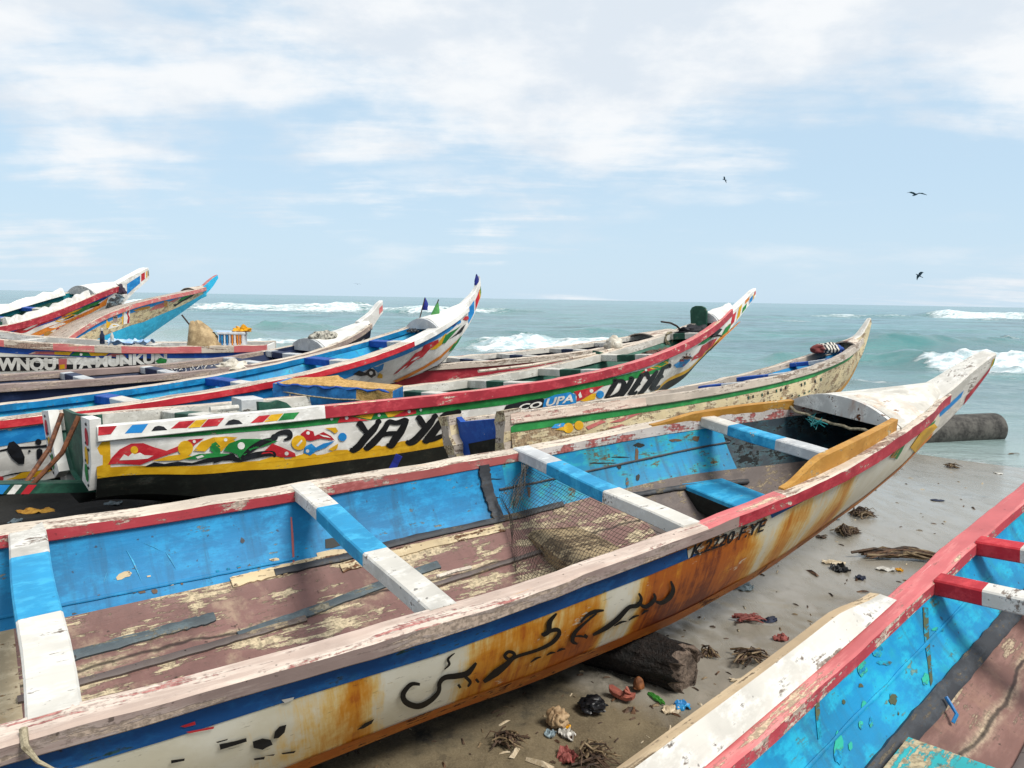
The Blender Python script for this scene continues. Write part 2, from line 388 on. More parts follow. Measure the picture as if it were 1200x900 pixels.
    def inner(s, u): # rail inner / wall foot / floor centre
        b, z = s.b(u), s.z(u)
        return b-.05, z-.03, np.maximum(s.cb(u)-.035, .01)*1., s.cz(u)+.13, s.kz(u)+.10
    def make_inner(s, wall, floor, u0=None, u1=None, n=80, wf=None, post=None):
        u0 = s.s0+.04 if u0 is None else u0; u1 = s.s1-.1 if u1 is None else u1
        us = np.linspace(u0, u1, n); mb = MB(); ws = np.array([0, .2, .4, .6, .8, 1, 1.25, 1.5, 1.75, 2.])
        for side in (-1, 1):
            ib, iz, fb, fz, kz = (s.inner(us) if wf is None else wf(us))
            P = []; 
            for w in ws:
                if w <= 1: y = ib+(fb-ib)*w+.018*math.sin(math.pi*w); z = iz+(fz-iz)*w
                else:
                    t = w-1; y = fb*(1-t); z = fz+(kz-fz)*(1-(1-t)**1.6)
                P.append(np.stack([us, side*y, z], -1))
            P = np.stack(P, 1).reshape(-1, 3); m = len(ws); F = []; mm = []
            for i in range(n-1):
                for j in range(m-1):
                    a = i*m+j; q = (a, a+1, a+m+1, a+m); F.append(q[::-1] if side < 0 else q)
                    mm.append(wall(us[i], side) if callable(wall) and ws[j] < .99 else (floor(us[i]) if callable(floor) and ws[j] > .99 else (wall if ws[j] < .99 else floor)))
            mb.add(P, F, mm, [(u, w) for u in us for w in ws])
        if post: post(mb)
        return mb.build('interior', s.e, 40)
    def inpt(s, u, w, side, wf=None, lift=0.):
        ib, iz, fb, fz, kz = [float(x) for x in (s.inner(np.array(u)) if wf is None else wf(np.array(u)))]
        if w <= 1: y = ib+(fb-ib)*w+.018*math.sin(math.pi*w); z = iz+(fz-iz)*w
        else: t = w-1; y = fb*(1-t); z = fz+(kz-fz)*(1-(1-t)**1.6)
        return np.array([u, side*(y-lift*.7), z+lift*.7])
    def inner_strip(s, name, pts, wid, mat, side, wf=None, th=.012, jit=.12, n=26, label=None):
        """a raised batten or caulking strip lying on the inner planks along (u,w) points"""
        pts = np.array(pts, float); T = np.linspace(0, len(pts)-1, n); us = np.interp(T, range(len(pts)), pts[:, 0]); ws = np.interp(T, range(len(pts)), pts[:, 1])
        C = np.array([s.inpt(u, w, side, wf) for u, w in zip(us, ws)])
        D = np.gradient(C, axis=0); D /= np.linalg.norm(D, axis=1, keepdims=True)
        e = .02; Nn = np.array([np.cross(s.inpt(u+e, w, side, wf)-c, s.inpt(u, w+e, side, wf)-c) for u, w, c in zip(us, ws, C)])
        Nn /= np.linalg.norm(Nn, axis=1, keepdims=True); Nn *= np.sign(Nn[:, 2]+1e-6-side*Nn[:, 1])[:, None]
        B = np.cross(D, Nn); rings = []
        for i in range(n):
            h = wid/2*(1+jit*(random.random()*2-1)); sh = wid*jit*.4*(random.random()*2-1); c = C[i]+B[i]*sh; up = Nn[i]
            rings.append([c-B[i]*h-up*.004, c-B[i]*h*.95+up*th*.8, c-B[i]*h*.5+up*th, c+B[i]*h*.5+up*th, c+B[i]*h*.95+up*th*.8, c+B[i]*h-up*.004])
        mb = MB(); mb.loft(rings, mat); o = mb.build(name, s.e, 40)
        if label: o['label'] = label
        return o
    def gunwale(s, side, top, outm, inm, u0=None, u1=None, n=70, tilt=0., proud=.014, jit=.003, rw=None, rh=None, taper=True, post=None):
        u0 = s.s0 if u0 is None else u0; u1 = s.s1 if u1 is None else u1
        us = np.linspace(u0, u1, n); h = rh or s.rh; rings = []; sp = []
        for i, u in enumerate(us):
            b = float(s.b(u)); z = float(s.z(u)); w = rw or (float(s.rw(u)) if callable(s.rw) else s.rw); ww = min(w, max(.02, b*.8)); c = .006
            jo = fbm(np.array(u*7.), np.array(side*3.+9), 3, 5)*jit*4; jz = fbm(np.array(u*5.), np.array(side*3.+2), 3, 8)*jit*4
            yo = b+proud+float(jo); yi = b-ww+float(jo)*.5; zt = z+.003+float(jz); zb = z-(float(h(u)) if callable(h) else h)
            pr = [(yo-c, zb), (yo, zb+c), (yo, zt-c*1.3), (yo-c*1.3, zt), (yi+c*1.3, zt-.002), (yi, zt-c*1.3), (yi, zb+c), (yi+c, zb)]
            ring = [np.array([u, side*y, zz]) for y, zz in pr]
            rings.append(ring if side < 0 else ring[::-1])
        def mt(i, j):
            jj = j if side < 0 else (6-j) % 8
            k = 'out' if jj in (0, 1, 7) else ('top' if jj in (2, 3, 4) else 'in')
            m = {'out': outm, 'top': top, 'in': inm}[k]
            return m(us[i]) if callable(m) else m
        mb = MB(); mb.loft(rings, mt)
        if post: post(mb)
        return mb.build('gunwale', s.e, 30)
    def thwart(s, u, parts, wid=.10, th=.06, up=.004, yf=None, yn=None, skew=0., name='thwart', sag=0., drop=0.):
        """cross beam; parts = [(frac, material), ...] from far (port) end to near end"""
        b = float(s.b(u)); z = float(s.z(u)); yf = b-.01 if yf is None else yf; yn = -(b-(float(s.rw(u)) if callable(s.rw) else s.rw)+.02) if yn is None else yn
        fr = [0]+[p[0] for p in parts]; mb = MB(); c = .006; rings = []; own = []
        for k in range(len(parts)):
            sub = np.linspace(fr[k], fr[k+1], 4)
            for q, t in enumerate(sub if k == 0 else sub[1:]):
                y = yf+(yn-yf)*t; uu = u+skew*(t-.5)+.004*math.sin(9*t+u*5); zt = z+up-drop+.003*math.sin(7*t+u); h = wid/2
                pr = [(-h+c, -th), (h-c, -th), (h, -th+c), (h, -c), (h-c, 0), (-h+c, 0), (-h, -c), (-h, -th+c)]
                rings.append([np.array([uu+a, y, zt+bz]) for a, bz in pr]); own.append(k)
        mb.loft(rings, lambda i, j: parts[own[min(i+1, len(own)-1)]][1]); return mb.build(name, s.e, 30)
    def foredeck(s, u0, u1, h0, h1, mat, inset=.02, n=14, m=13, wavy=0.):
        us = np.linspace(u0, u1, n); mb = MB(); V = []
        for i, u in enumerate(us):
            t = i/(n-1); b = max(.02, float(s.b(u))-inset); z = float(s.z(u)); h = h0+(h1-h0)*t
            for j in range(m):
                a = -1+2*j/(m-1); jz = wavy*float(fbm(np.array(u*6.), np.array(a*3), 3, 4)); V.append((u, a*b, z+h*(1-abs(a)**2.2)+.012+jz))
        k = len(V); V2 = [(x, y, z-.018) for x, y, z in V]; F = []
        for i in range(n-1):
            for j in range(m-1):
                a = i*m+j; F.append((a, a+m, a+m+1, a+1)); F.append((k+a, k+a+1, k+a+m+1, k+a+m))
        for j in range(m-1): F.append((j, j+1, k+j+1, k+j)); a = (n-1)*m+j; F.append((a+1, a, k+a, k+a+1))
        for i in range(n-1): a = i*m; F.append((a+m, a, k+a, k+a+m)); a = i*m+m-1; F.append((a, a+m, k+a+m, k+a))
        mb.add(V+V2, F, mat); return mb.build('foredeck', s.e, 40)
    def bulkhead(s, u, h, mat, inset=.03, low=.03, th=.03, rake=0., wide=1.):
        b = (float(s.b(u))-inset)*wide; z = float(s.z(u)); m = 17; A = []
        for j in range(m):
            a = -1+2*j/(m-1); A.append((a*b, z+h*(1-abs(a)**2.2)+.016))
        ring = A+[(b, z-low), (-b, z-low)]; mb = MB()
        mb.loft([[np.array([u+d+rake*(zz-z), y, zz]) for y, zz in ring] for d in (-th/2, th/2)], mat); return mb.build('bulkhead', s.e, 30)
    def prow(s, tab, mat, matside=None, name='prow'):
        """horn: tab rows (u, ztop, zbottom, half width top, half width bottom)"""
        tab = np.array(tab, float); t = np.linspace(0, len(tab)-1, 18); f = [pchip(range(len(tab)), tab[:, k]) for k in range(5)]
        rings = []
        for x in t:
            u, zt, zb, wt, wb = [float(g(x)) for g in f]; c = min(.012, wt*.4)
            rings.append([np.array([u, y, z]) for y, z in ((-wb, zb), (wb, zb), (wt, zt-c), (wt-c, zt), (-wt+c, zt), (-wt, zt-c))])
        mb = MB(); mb.loft(rings, lambda i, j: mat if j in (2, 3, 4) else (matside or mat)); return mb, tab
    def transom(s, mat, u=None, th=.03, low=1.):
        u = s.s0 if u is None else u; b, z, cb, cz, kz = [float(f(u)) for f in (s.b, s.z, s.cb, s.cz, s.kz)]
        ring = [(b-.02, z-.02), (cb+.01, cz), (0, kz), (-cb-.01, cz), (-b+.02, z-.02)]; mb = MB()
        mb.loft([[np.array([u+d, y, zz]) for y, zz in ring] for d in (-th/2, th/2)], mat); return mb.build('transom', s.e, 30)
_fonts = {}
def text_mesh(txt, bold=.0):
    c = bpy.data.curves.new('t', 'FONT'); c.body = txt; c.size = 1.; c.offset = bold; c.resolution_u = 3
    o = bpy.data.objects.new('t', c); COL.objects.link(o); dg = bpy.context.evaluated_depsgraph_get()
    me = bpy.data.meshes.new_from_object(o.evaluated_get(dg)); bpy.data.objects.remove(o); bpy.data.curves.remove(c); return me
def const(v): return lambda u: 0*np.asarray(u, float)+v
# ------------------------------------------------------------------ setting: ground, sea, sky, sun
def polar_mesh(name, cols, radii, hf, mat, attrs=None, wrap=False):
    A, Rr = np.meshgrid(cols, radii); X = Rr*np.sin(A); Y = Rr*np.cos(A); Z, extra = hf(X, Y, Rr)
    n, m = A.shape; V = np.stack([X, Y, Z], -1).reshape(-1, 3)
    i, j = np.meshgrid(np.arange(n-1), np.arange(m-1), indexing='ij'); a = (i*m+j).ravel()
    F = np.stack([a, a+1, a+m+1, a+m], 1)
    if wrap:
        a = np.arange(n-1)*m; F = np.concatenate([F, np.stack([a+m-1, a, a+m, a+2*m-1], 1)])
    me = bpy.data.meshes.new(name); me.vertices.add(len(V)); me.vertices.foreach_set('co', V.ravel())
    me.loops.add(F.size); me.loops.foreach_set('vertex_index', F[:, ::-1].ravel().astype(np.int32))
    me.polygons.add(len(F)); me.polygons.foreach_set('loop_start', np.arange(len(F))*4); me.polygons.foreach_set('loop_total', np.full(len(F), 4))
    me.polygons.foreach_set('use_smooth', np.ones(len(F), bool)); me.materials.append(mat); me.update(calc_edges=True)
    for k, d in extra.items():
        at = me.attributes.new(k, 'FLOAT', 'POINT'); at.data.foreach_set('value', d.ravel().astype(np.float32))
    return link(name, me, kind='structure')
def sand_material():
    N = newmat('beach sand'); tc = N.n('ShaderNodeTexCoord').outputs['Object']
    wet = N.n('ShaderNodeAttribute', attribute_name='wet').outputs['Fac']
    big = N.noise(tc, .9, 5, .6, .4); med = N.noise(tc, 5, 8, .68); fin = N.noise(tc, 130, 4, .7)
    # run-off texture: streaks along the swash direction
    rot = N.n('ShaderNodeMapping', inp={'Vector': tc, 'Rotation': (0, 0, math.radians(42)), 'Scale': (1., .3, 1.)}).outputs[0]
    stk = N.noise(rot, 7, 7, .66, .5)
    w = N.ramp(N.math('ADD', wet, N.math('ADD', N.math('MULTIPLY', N.math('SUBTRACT', big, .5), .9), N.math('MULTIPLY', N.math('SUBTRACT', stk, .5), .3))), .32, .62)
    dry = N.mix(N.ramp(med, .35, .65), lin('5a4f3b'), lin('72664e'))
    dry = N.mix(N.math('MULTIPLY', N.ramp(fin, .4, .7), .5), dry, lin('857860'))
    dry = N.mix(N.math('MULTIPLY', N.ramp(N.noise(tc, 11, 8, .75), .56, .66), .55), dry, lin('3d3427'))
    wetc = N.mix(N.ramp(stk, .35, .65), lin('868176'), lin('908b81'))
    wetc = N.mix(N.math('MULTIPLY', N.ramp(med, .52, .72), .4), wetc, lin('58503f'))
    col = N.mix(w, dry, wetc)
    mud_shade = N.n('ShaderNodeAttribute', attribute_name='mud_shade').outputs['Fac']; mud_shade_f = N.ramp(N.math('ADD', mud_shade, N.math('MULTIPLY', N.math('SUBTRACT', med, .5), .8)), .35, .6)
    col = N.mix(mud_shade_f, col, N.mix(N.ramp(fin, .4, .7), lin('121311'), lin('20201d')))  # near-black for muddy ground and the boat shade painted into it
    ro = N.math('SUBTRACT', .88, N.math('MULTIPLY', w, N.math('ADD', .60, N.math('MULTIPLY', N.ramp(stk, .42, .62), .10))))
    h = N.math('MULTIPLY', N.math('ADD', N.math('MULTIPLY', med, .7), N.math('MULTIPLY', fin, .35)), N.math('SUBTRACT', 1.12, w))
    h = N.math('ADD', h, N.math('MULTIPLY', stk, .02))
    N.out(col, ro, h, .55, .02, .5); return N.m
def wetness(X, Y):
    q = shore_q(X, Y)+fbm(X*.5, Y*.5, 3, 21)*1.2
    return smooth(1.9, 3.4, q)
NBT = (-.56933, 2.88053); NBM = np.array([[.824, -.566], [.566, .824]])   # ground frame along the near boats: boat shade painted in with dark mud between the hulls
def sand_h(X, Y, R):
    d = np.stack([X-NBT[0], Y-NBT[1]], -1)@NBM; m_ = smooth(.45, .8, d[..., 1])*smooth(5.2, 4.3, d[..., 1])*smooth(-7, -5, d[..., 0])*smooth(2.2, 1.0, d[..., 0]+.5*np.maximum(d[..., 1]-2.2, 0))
    m2 = smooth(-.55, -.25, d[..., 1]+.12*d[..., 0])*smooth(.8, .4, d[..., 1])*smooth(1.9, .9, d[..., 0])  # shade of the near hull, darkened into the sand beneath it
    return ground(X, Y), {'wet': wetness(X, Y), 'mud_shade': np.maximum(m_, m2*.45)}
front = np.radians(np.concatenate([np.linspace(-180, -58, 40)[:-1], np.linspace(-58, 58, 620), np.linspace(58, 180, 40)[1:-1]]))
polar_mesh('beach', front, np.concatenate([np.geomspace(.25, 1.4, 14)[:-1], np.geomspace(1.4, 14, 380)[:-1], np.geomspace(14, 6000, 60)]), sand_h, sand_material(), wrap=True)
def sea_material():
    N = newmat('sea water'); tc = N.n('ShaderNodeTexCoord').outputs['Object']
    foam = N.n('ShaderNodeAttribute', attribute_name='foam').outputs['Fac']
    shal = N.n('ShaderNodeAttribute', attribute_name='shallow_sheen').outputs['Fac']
    crest = N.n('ShaderNodeAttribute', attribute_name='crest').outputs['Fac']
    co = N.mapping(tc, (.6, 1.3, 1))
    n1 = N.noise(co, .35, 8, .62); n2 = N.noise(co, 2.2, 8, .66); n3 = N.noise(N.mapping(tc, (.07, .2, .1)), 1., 6, .6)
    f = N.ramp(N.math('ADD', foam, N.math('MULTIPLY', N.math('SUBTRACT', N.math('ADD', N.math('MULTIPLY', n2, .6), N.math('MULTIPLY', n1, .4)), .5), 2.3)), .36, .70)
    deep = N.mix(N.ramp(n3, .35, .65), lin('1a5a60'), lin('2e7d79'))
    deep = N.mix(N.math('MULTIPLY', N.ramp(n1, .42, .62), .5), deep, lin('174c5a'))
    c = N.mix(N.math('MULTIPLY', crest, .5), deep, lin('3b8684'))
    c = N.mix(shal, c, lin('8fa09d'))  # pale grey puts sky reflection into the colour of the shallows
    n4 = N.noise(N.mapping(tc, (1., 2.2, 1.5)), 1.6, 8, .7)
    c = N.mix(f, c, N.mix(N.ramp(n4, .40, .60), lin('a9bfc4'), lin('eef2f2')))
    ro = N.math('ADD', .16, N.math('MULTIPLY', f, .6))
    h = N.math('ADD', N.math('ADD', N.math('MULTIPLY', n1, .5), N.math('MULTIPLY', n2, .25)), N.math('MULTIPLY', N.math('MULTIPLY', n4, f), .8))
    N.out(c, ro, h, .8, .25, .5); return N.m
# crest lines: two photo points on the line (turned into metres on the water), height, width, broken share
CRESTS = [((215, 362), (430, 365.5), 1.2, 4.5, 1.0), ((430, 365), (520, 369), .8, 4, .75), ((140, 357), (240, 360), .9, 5, .8), ((545, 367), (640, 367.5), .7, 4, .65), ((590, 374), (720, 377), .4, 3, .45),
          ((1085, 372), (1330, 377), 1.5, 9, 1.0), ((880, 372), (1060, 372.5), .6, 5, .62), ((540, 405), (735, 412), .62, 1.5, 1.0), ((720, 408), (800, 407), .45, 1.4, .25),
          ((560, 392), (740, 393), .4, 2., .1), ((990, 408), (1200, 405), .75, 2.2, .12), ((1180, 404), (1300, 405), .8, 2.2, .4), ((1065, 430), (1320, 434), .55, 1.3, 1.0), ((900, 420), (1070, 428), .4, 1.4, .3),
          ((300, 384), (370, 386), .55, 1.8, .3), ((190, 392), (310, 394), .5, 1.8, .15), ((120, 384), (250, 388), .4, 2.2, .2), ((380, 378), (520, 382), .4, 2.2, .22), ((740, 388), (1000, 390), .35, 2.4, .18),
          ((820, 395), (960, 398), .4, 2., .12), ((-80, 372), (200, 376), .6, 3, .4), ((640, 383), (900, 382), .3, 3, .2), ((1000, 390), (1250, 392), .5, 3, .3), ((560, 430), (900, 440), .12, .9, .5), ((760, 462), (1000, 466), .07, .6, .75),
          ((960, 448), (1260, 458), .10, .7, .42), ((1020, 482), (1260, 492), .05, .5, .5), ((150, 402), (420, 405), .25, 1.0, .75)]
def sea_h(X, Y, R):
    q = shore_q(X, Y); far = 1/(1+(R/260.)**2)
    z = SEA_Z+.16*np.sin(.34*(X*.35+Y*.94)+2.4*fbm(X*.02, Y*.05, 2, 31)*3)*smooth(18, 40, q)*np.exp(-R/600)
    z = z+fbm(X*.16, Y*.45, 4, 33)*.30*smooth(12, 30, q)*np.exp(-R/300)+fbm(X*.9, Y*1.6, 4, 35)*.13*smooth(12, 17, q)*np.exp(-R/110)
    foam = np.zeros_like(X); crest = np.zeros_like(X)
    for k, (pa, pb, h, w, br) in enumerate(CRESTS):
        a, b = S(pa)[:2], S(pb)[:2]; L = np.hypot(*(b-a)); tx, ty = (b-a)/L; nx, ny = -ty, tx
        if ny < 0: nx, ny = -nx, -ny
        t = ((X-a[0])*tx+(Y-a[1])*ty)/L; d = (X-a[0])*nx+(Y-a[1])*ny
        d = d+fbm(t*L/w/5.+k*7, t*0+k, 3, 40)*w*1.6+.10*L*(t-.5)**2
        tap = smooth(-.12, .12, t)*smooth(1.12, .88, t)*(.70+1.5*fbm(t*L/w/2.0+k, t*0+3.3, 4, 44))
        prof = np.where(d > 0, np.exp(-(d/(w*1.5))**2), np.exp(-(d/(w*.62))**2)); hh = h*tap*prof*(.62 if br < .5 else 1.); z = z+np.maximum(hh, 0)
        crest = np.maximum(crest, tap*np.exp(-((d+.5*w)/(w*.7))**2)*(h > .3)*(1-.6*br))
        fo = tap*np.exp(-np.where(d > .0, (d/(w*.30))**2, 0))*smooth(-3.2*w, -.4*w, d)
        fo = np.where(br > .9, fo*1.0, fo*(.25+br*.8)*np.exp(-((d+.1*w)/(w*.9))**2))
        foam = np.maximum(foam, fo*min(1, br+.25)); z = z+fo*h*1.3*fbm(X*(2.2/w), Y*(3./w), 4, 70+k)*tap
        if br > .9: foam = np.maximum(foam, .47*tap*smooth(-9*w, -1.5*w, d)*smooth(.4*w, -.6*w, d))
    gz = ground(X, Y, False); dep = SEA_Z-gz
    sw = np.exp(-np.maximum(q+fbm(X*.5, Y*.5, 3, 51)*1.6-11.5, 0)/.55)
    foam = np.maximum(foam, .50*sw*(dep < .3)); shallow_sheen = np.exp(-np.maximum(dep, 0)/.6)
    whitecap = smooth(.20, .34, fbm(X*.05+3, Y*.16, 4, 61))*.5*smooth(40, 90, R)*np.exp(-R/900); foam = np.maximum(foam, whitecap)
    return z, {'foam': foam, 'shallow_sheen': shallow_sheen, 'crest': crest}
polar_mesh('sea', np.radians(np.linspace(-75, 80, 700)), np.concatenate([np.geomspace(7, 60, 420)[:-1], np.geomspace(60, 400, 260)[:-1], np.geomspace(400, 9000, 50)]), sea_h, sea_material())
SUN_EL, SUN_AZ = math.radians(52), math.radians(122)   # azimuth clockwise from +Y (view direction)
w = bpy.data.worlds.new('World'); scene.world = w; w.use_nodes = True
N = NT.__new__(NT); N.m = w; N.t = w.node_tree; N.t.nodes.clear()
sky = N.n('ShaderNodeTexSky', sky_type='NISHITA', sun_disc=False, sun_elevation=SUN_EL, sun_rotation=SUN_AZ, air_density=1.0, dust_density=.7, ozone_density=1.3)
dr = N.n('ShaderNodeTexCoord').outputs['Generated']; sp = N.n('ShaderNodeSeparateXYZ', inp={0: dr}); dz = N.math('MAXIMUM', sp.outputs[2], 0.)
inv_ = N.math('DIVIDE', 1., N.math('ADD', dz, .11))
pl = N.n('ShaderNodeCombineXYZ', inp={0: N.math('MULTIPLY', sp.outputs[0], inv_), 1: N.math('MULTIPLY', sp.outputs[1], inv_), 2: 0.}).outputs[0]
c1 = N.noise(N.mapping(dr, (1., 1., 2.3), (1.35, .25, 0)), 2.5, 10, .56, .15); c2 = N.noise(N.mapping(pl, (.55, 1.3, 1), (3.1, 2.2, 0)), 1.9, 8, .6, .2)
c3 = N.noise(N.mapping(dr, (1.6, 1.6, 7.)), 2.6, 6, .55)
elev = N.ramp(dz, .08, .34)
m1 = N.ramp(N.math('ADD', N.math('ADD', N.math('MULTIPLY', c1, .70), N.math('MULTIPLY', c2, .30)), N.math('MULTIPLY', N.math('SUBTRACT', elev, .5), .20)), .43, .57)
low = N.math('MULTIPLY', N.ramp(c3, .50, .72), N.math('MULTIPLY', N.ramp(dz, .004, .05), .45))
cl = N.math('MAXIMUM', N.math('MULTIPLY', m1, .94), low)
skyc = N.mix(.86, sky.outputs[0], (3.4, 4.5, 5.45, 1))
shade = N.mix(N.ramp(N.noise(N.mapping(dr, (1, 1, 2.2), (.4, .9, .07)), 4.5, 8, .58), .40, .60), (4.55, 4.95, 5.4, 1), (5.75, 5.85, 5.95, 1))
hz = N.mix(N.math('MULTIPLY', N.math('SUBTRACT', 1., N.ramp(dz, 0., .16)), .55), skyc, (3.75, 4.7, 5.5, 1))
fin = N.mix(cl, hz, shade)
bg = N.n('ShaderNodeBackground', inp={'Color': fin, 'Strength': .125}); o = N.n('ShaderNodeOutputWorld'); N.t.links.new(bg.outputs[0], o.inputs[0])
sl = bpy.data.lights.new('sun', 'SUN'); sl.energy = 2.8; sl.angle = math.radians(20); sl.color = (1, .955, .88)
so = bpy.data.objects.new('sun', sl); COL.objects.link(so)
sd = Vector((math.sin(SUN_AZ)*math.cos(SUN_EL), math.cos(SUN_AZ)*math.cos(SUN_EL), math.sin(SUN_EL))); so.rotation_euler = sd.to_track_quat('Z', 'Y').to_euler()
vs = scene.view_settings; vs.view_transform = 'Standard'; vs.look = 'None'; vs.exposure = .42; vs.gamma = 1; vs.use_curve_mapping = False
# ------------------------------------------------------------------ the near pirogue
def wallpoint(B, p, wf, lift=.003):
    # where the sight line through photo point p meets the far inner planks
    best = None
    for w in np.linspace(0, .99, 60):
        u = 0.
        for _ in range(3):
            y = float(B.inpt(u, w, 1, wf)[1]); q = B.plane(p, 1, y); u = float(q[0])
        e = abs(q[2]-float(B.inpt(u, w, 1, wf)[2]))
        if best is None or e < best[0]: best = (e, u, w)
    return B.inpt(best[1], best[2], 1, wf, lift)

ss = [-4.6, -3, -1.2, 0, .6, 1.2, 1.8, 2.4, 3.1, 3.7, 4.25, 4.6]
NB = Boat('fishing_pirogue', 'long rust streaked cream and blue pirogue with dark calligraphy on its side, empty mauve floor', (0.96794683, 0.04316, 0.09561, -.56933, 2.88053, -.92531),
    [pchip(ss, y) for y in ([.50, .66, .70, .70, .668, .635, .600, .535, .40, .25, .09, .05], [.22, .11, .025, 0, .005, .02, .045, .075, .112, .135, .16, .17],
     [.36, .48, .50, .49, .455, .43, .395, .29, .15, .07, .03, .02], [-.36, -.45, -.52, -.505, -.54, -.54, -.495, -.475, -.44, -.34, -.14, -.02], [-.44, -.53, -.58, -.59, -.60, -.60, -.58, -.55, -.50, -.37, -.16, .02])],
    -4.6, 4.25, rw=pchip([-4.6, 0, .6, 1.2, 2.5, 4.3], [.085, .082, .067, .064, .07, .07]), rh=pchip([-4.6, 1.1, 1.7, 3.2, 4.3], [.056, .056, .062, .085, .075]))
B = NB
B.make_hull(rusty_hull('rust streaked cream hull'), M['tar'], 120)
ub, vb = B.inv([(0, 925), (0, 895)])
B.strip(-4.6, float(ub[0])+.02, .07, float(vb[0]), M['band_blue'], n=30)
B.polypx([[(-6, 893), (200, 836), (350, 793), (520, 742), (620, 707), (700, 679), (760, 659), (815, 638), (822, 648), (760, 674), (700, 697), (620, 728), (520, 765), (350, 817), (200, 865), (-6, 927)]], M['band_blue'], 0)
B.polypx([[(902, 601), (960, 570), (1020, 535), (1062, 504), (1064, 507), (1022, 541), (962, 576), (904, 607)]], M['band_blue'], 0)
B.strip(-4.6, 3.0, const(.87), const(.999), M['rust_strip'], n=120, lay=1)
B.strip(3.0, 4.2, const(.86), const(.999), M['orange'], n=30, lay=1)
B.strip(-4.6, 4.2, const(.07), const(.9), M['band_blue'], side=1, n=60) if False else None
B.polypx([[(806, 654), (804, 640), (840, 625), (893, 604), (899, 609), (894, 617), (888, 616), (880, 625), (872, 622), (858, 632), (850, 629), (838, 641), (828, 638), (820, 650), (812, 648)]], paint('chalky white patch', 'cfc6b2', 'a8682c', .42, .3, 'd8d0c0', 1.6), 1)
B.text('K.2220 F.YE', (808, 652), (893, 621), (5, -14.5), M['black'], 3, .02)
ink = M['ink']
z3 = lambda L, ox, oy, k: [(ox+x/k, oy+y/k) for x, y in L]
B.stroke(z3([(318, 230), (288, 230), (262, 262), (272, 290), (312, 303), (352, 285), (380, 255), (384, 225), (402, 207), (440, 202), (478, 192), (506, 158)], 380, 720, 2.857), [3, 5, 6, 7, 7, 6, 5, 5, 6, 7, 7, 3], ink)
B.stroke(z3([(434, 126), (412, 145), (416, 163), (400, 180)], 380, 720, 2.857), [1, 3, 3, 1], ink)
B.stroke(z3([(470, 205), (486, 222), (478, 238)], 380, 720, 2.857), [4, 4, 2], ink)
B.stroke(z3([(505, 212), (515, 224)], 380, 720, 2.857), [3, 3], ink); B.stroke(z3([(446, 230), (454, 242)], 380, 720, 2.857), [3, 3], ink)
B.stroke(z3([(934, 593), (910, 622), (906, 655), (886, 672)], 340, 520, 3), [2, 6, 6, 3], ink)
B.stroke(z3([(880, 668), (930, 650), (943, 664), (920, 694), (870, 720), (800, 742), (770, 755), (752, 742), (766, 727), (786, 738), (762, 768), (722, 800), (678, 833)], 340, 520, 3), [3, 5, 5, 5, 4, 4, 4, 4, 4, 4, 6, 9, 4], ink)
B.stroke(z3([(670, 356), (690, 335), (712, 325), (736, 322)], 400, 580, 2.4), [2, 4, 5, 2], ink)
B.stroke(z3([(716, 330), (682, 358), (655, 384), (648, 408), (662, 416)], 400, 580, 2.4), [2, 3, 5, 5, 2], ink); B.stroke(z3([(680, 392), (690, 398)], 400, 580, 2.4), [5, 4], ink)
B.stroke(z3([(705, 391), (742, 371), (776, 345), (806, 314), (832, 308), (841, 290), (834, 274)], 400, 580, 2.4), [3, 6, 6, 5, 5, 4, 2], ink)
B.stroke(z3([(830, 300), (852, 312), (872, 300), (880, 287), (876, 274)], 400, 580, 2.4), [2, 5, 5, 4, 2], ink)
B.stroke(z3([(878, 295), (898, 301), (921, 286), (931, 264), (924, 240)], 400, 580, 2.4), [2, 5, 6, 5, 2], ink)
for a, b in (((530, 468), (560, 452)), ((575, 448), (600, 440)), ((604, 438), (628, 430)), ((648, 396), (690, 398)), ((765, 366), (800, 352)), ((806, 350), (835, 336)), ((842, 334), (862, 322))):
    B.stroke(z3([a, ((a[0]+b[0])/2, (a[1]+b[1])/2-3), b], 400, 580, 2.4), [1, 3, 1], ink)
B.polypx([z3(l, 200, 680, 3.75) for l in ([(358, 702), (400, 688), (436, 694), (446, 716), (418, 728), (402, 738), (362, 730)], [(212, 714), (280, 700), (330, 686), (332, 702), (270, 722), (216, 738)], [(455, 658), (476, 636), (506, 628), (498, 662), (472, 686), (450, 690)],
    [(815, 652), (850, 622), (892, 603), (880, 624), (846, 644)], [(0, 784), (60, 776), (58, 786), (0, 798)], [(196, 704), (250, 690), (246, 696), (204, 708)], [(362, 776), (412, 768), (408, 780), (366, 784)], [(484, 752), (548, 742), (540, 752), (490, 758)], [(410, 764), (456, 756), (450, 764)])], M['black'], 2)
B.polypx([z3(l, 200, 680, 3.75) for l in ([(40, 636), (104, 614), (108, 628), (60, 640)], [(66, 660), (190, 636), (186, 646), (80, 666)])], M['red'], 2)
B.polypx([z3(l, 200, 680, 3.75) for l in ([(484, 520), (540, 508), (536, 520), (500, 534)],)], M['white'], 2)
B.polypx([[(1056, 502), (1082, 478), (1094, 474), (1092, 482), (1070, 494), (1060, 508)]], M['skyblue'], 2)
B.polypx([[(1066, 524), (1080, 504), (1094, 496), (1098, 500), (1086, 512), (1072, 530)]], M['yellow'], 2)
B.polypx([[(1046, 534), (1060, 515), (1064, 512), (1056, 528), (1050, 538)], [(1084, 500), (1096, 492), (1090, 503)]], M['green'], 2)
B.polypx([[(1042, 536), (1054, 520), (1064, 500), (1062, 512), (1048, 536)]], M['ochre'], 2)
B.polypx([[(970, 556), (982, 550), (978, 556), (984, 558), (972, 562)]], M['red_worn'], 2)
B.end_hull()
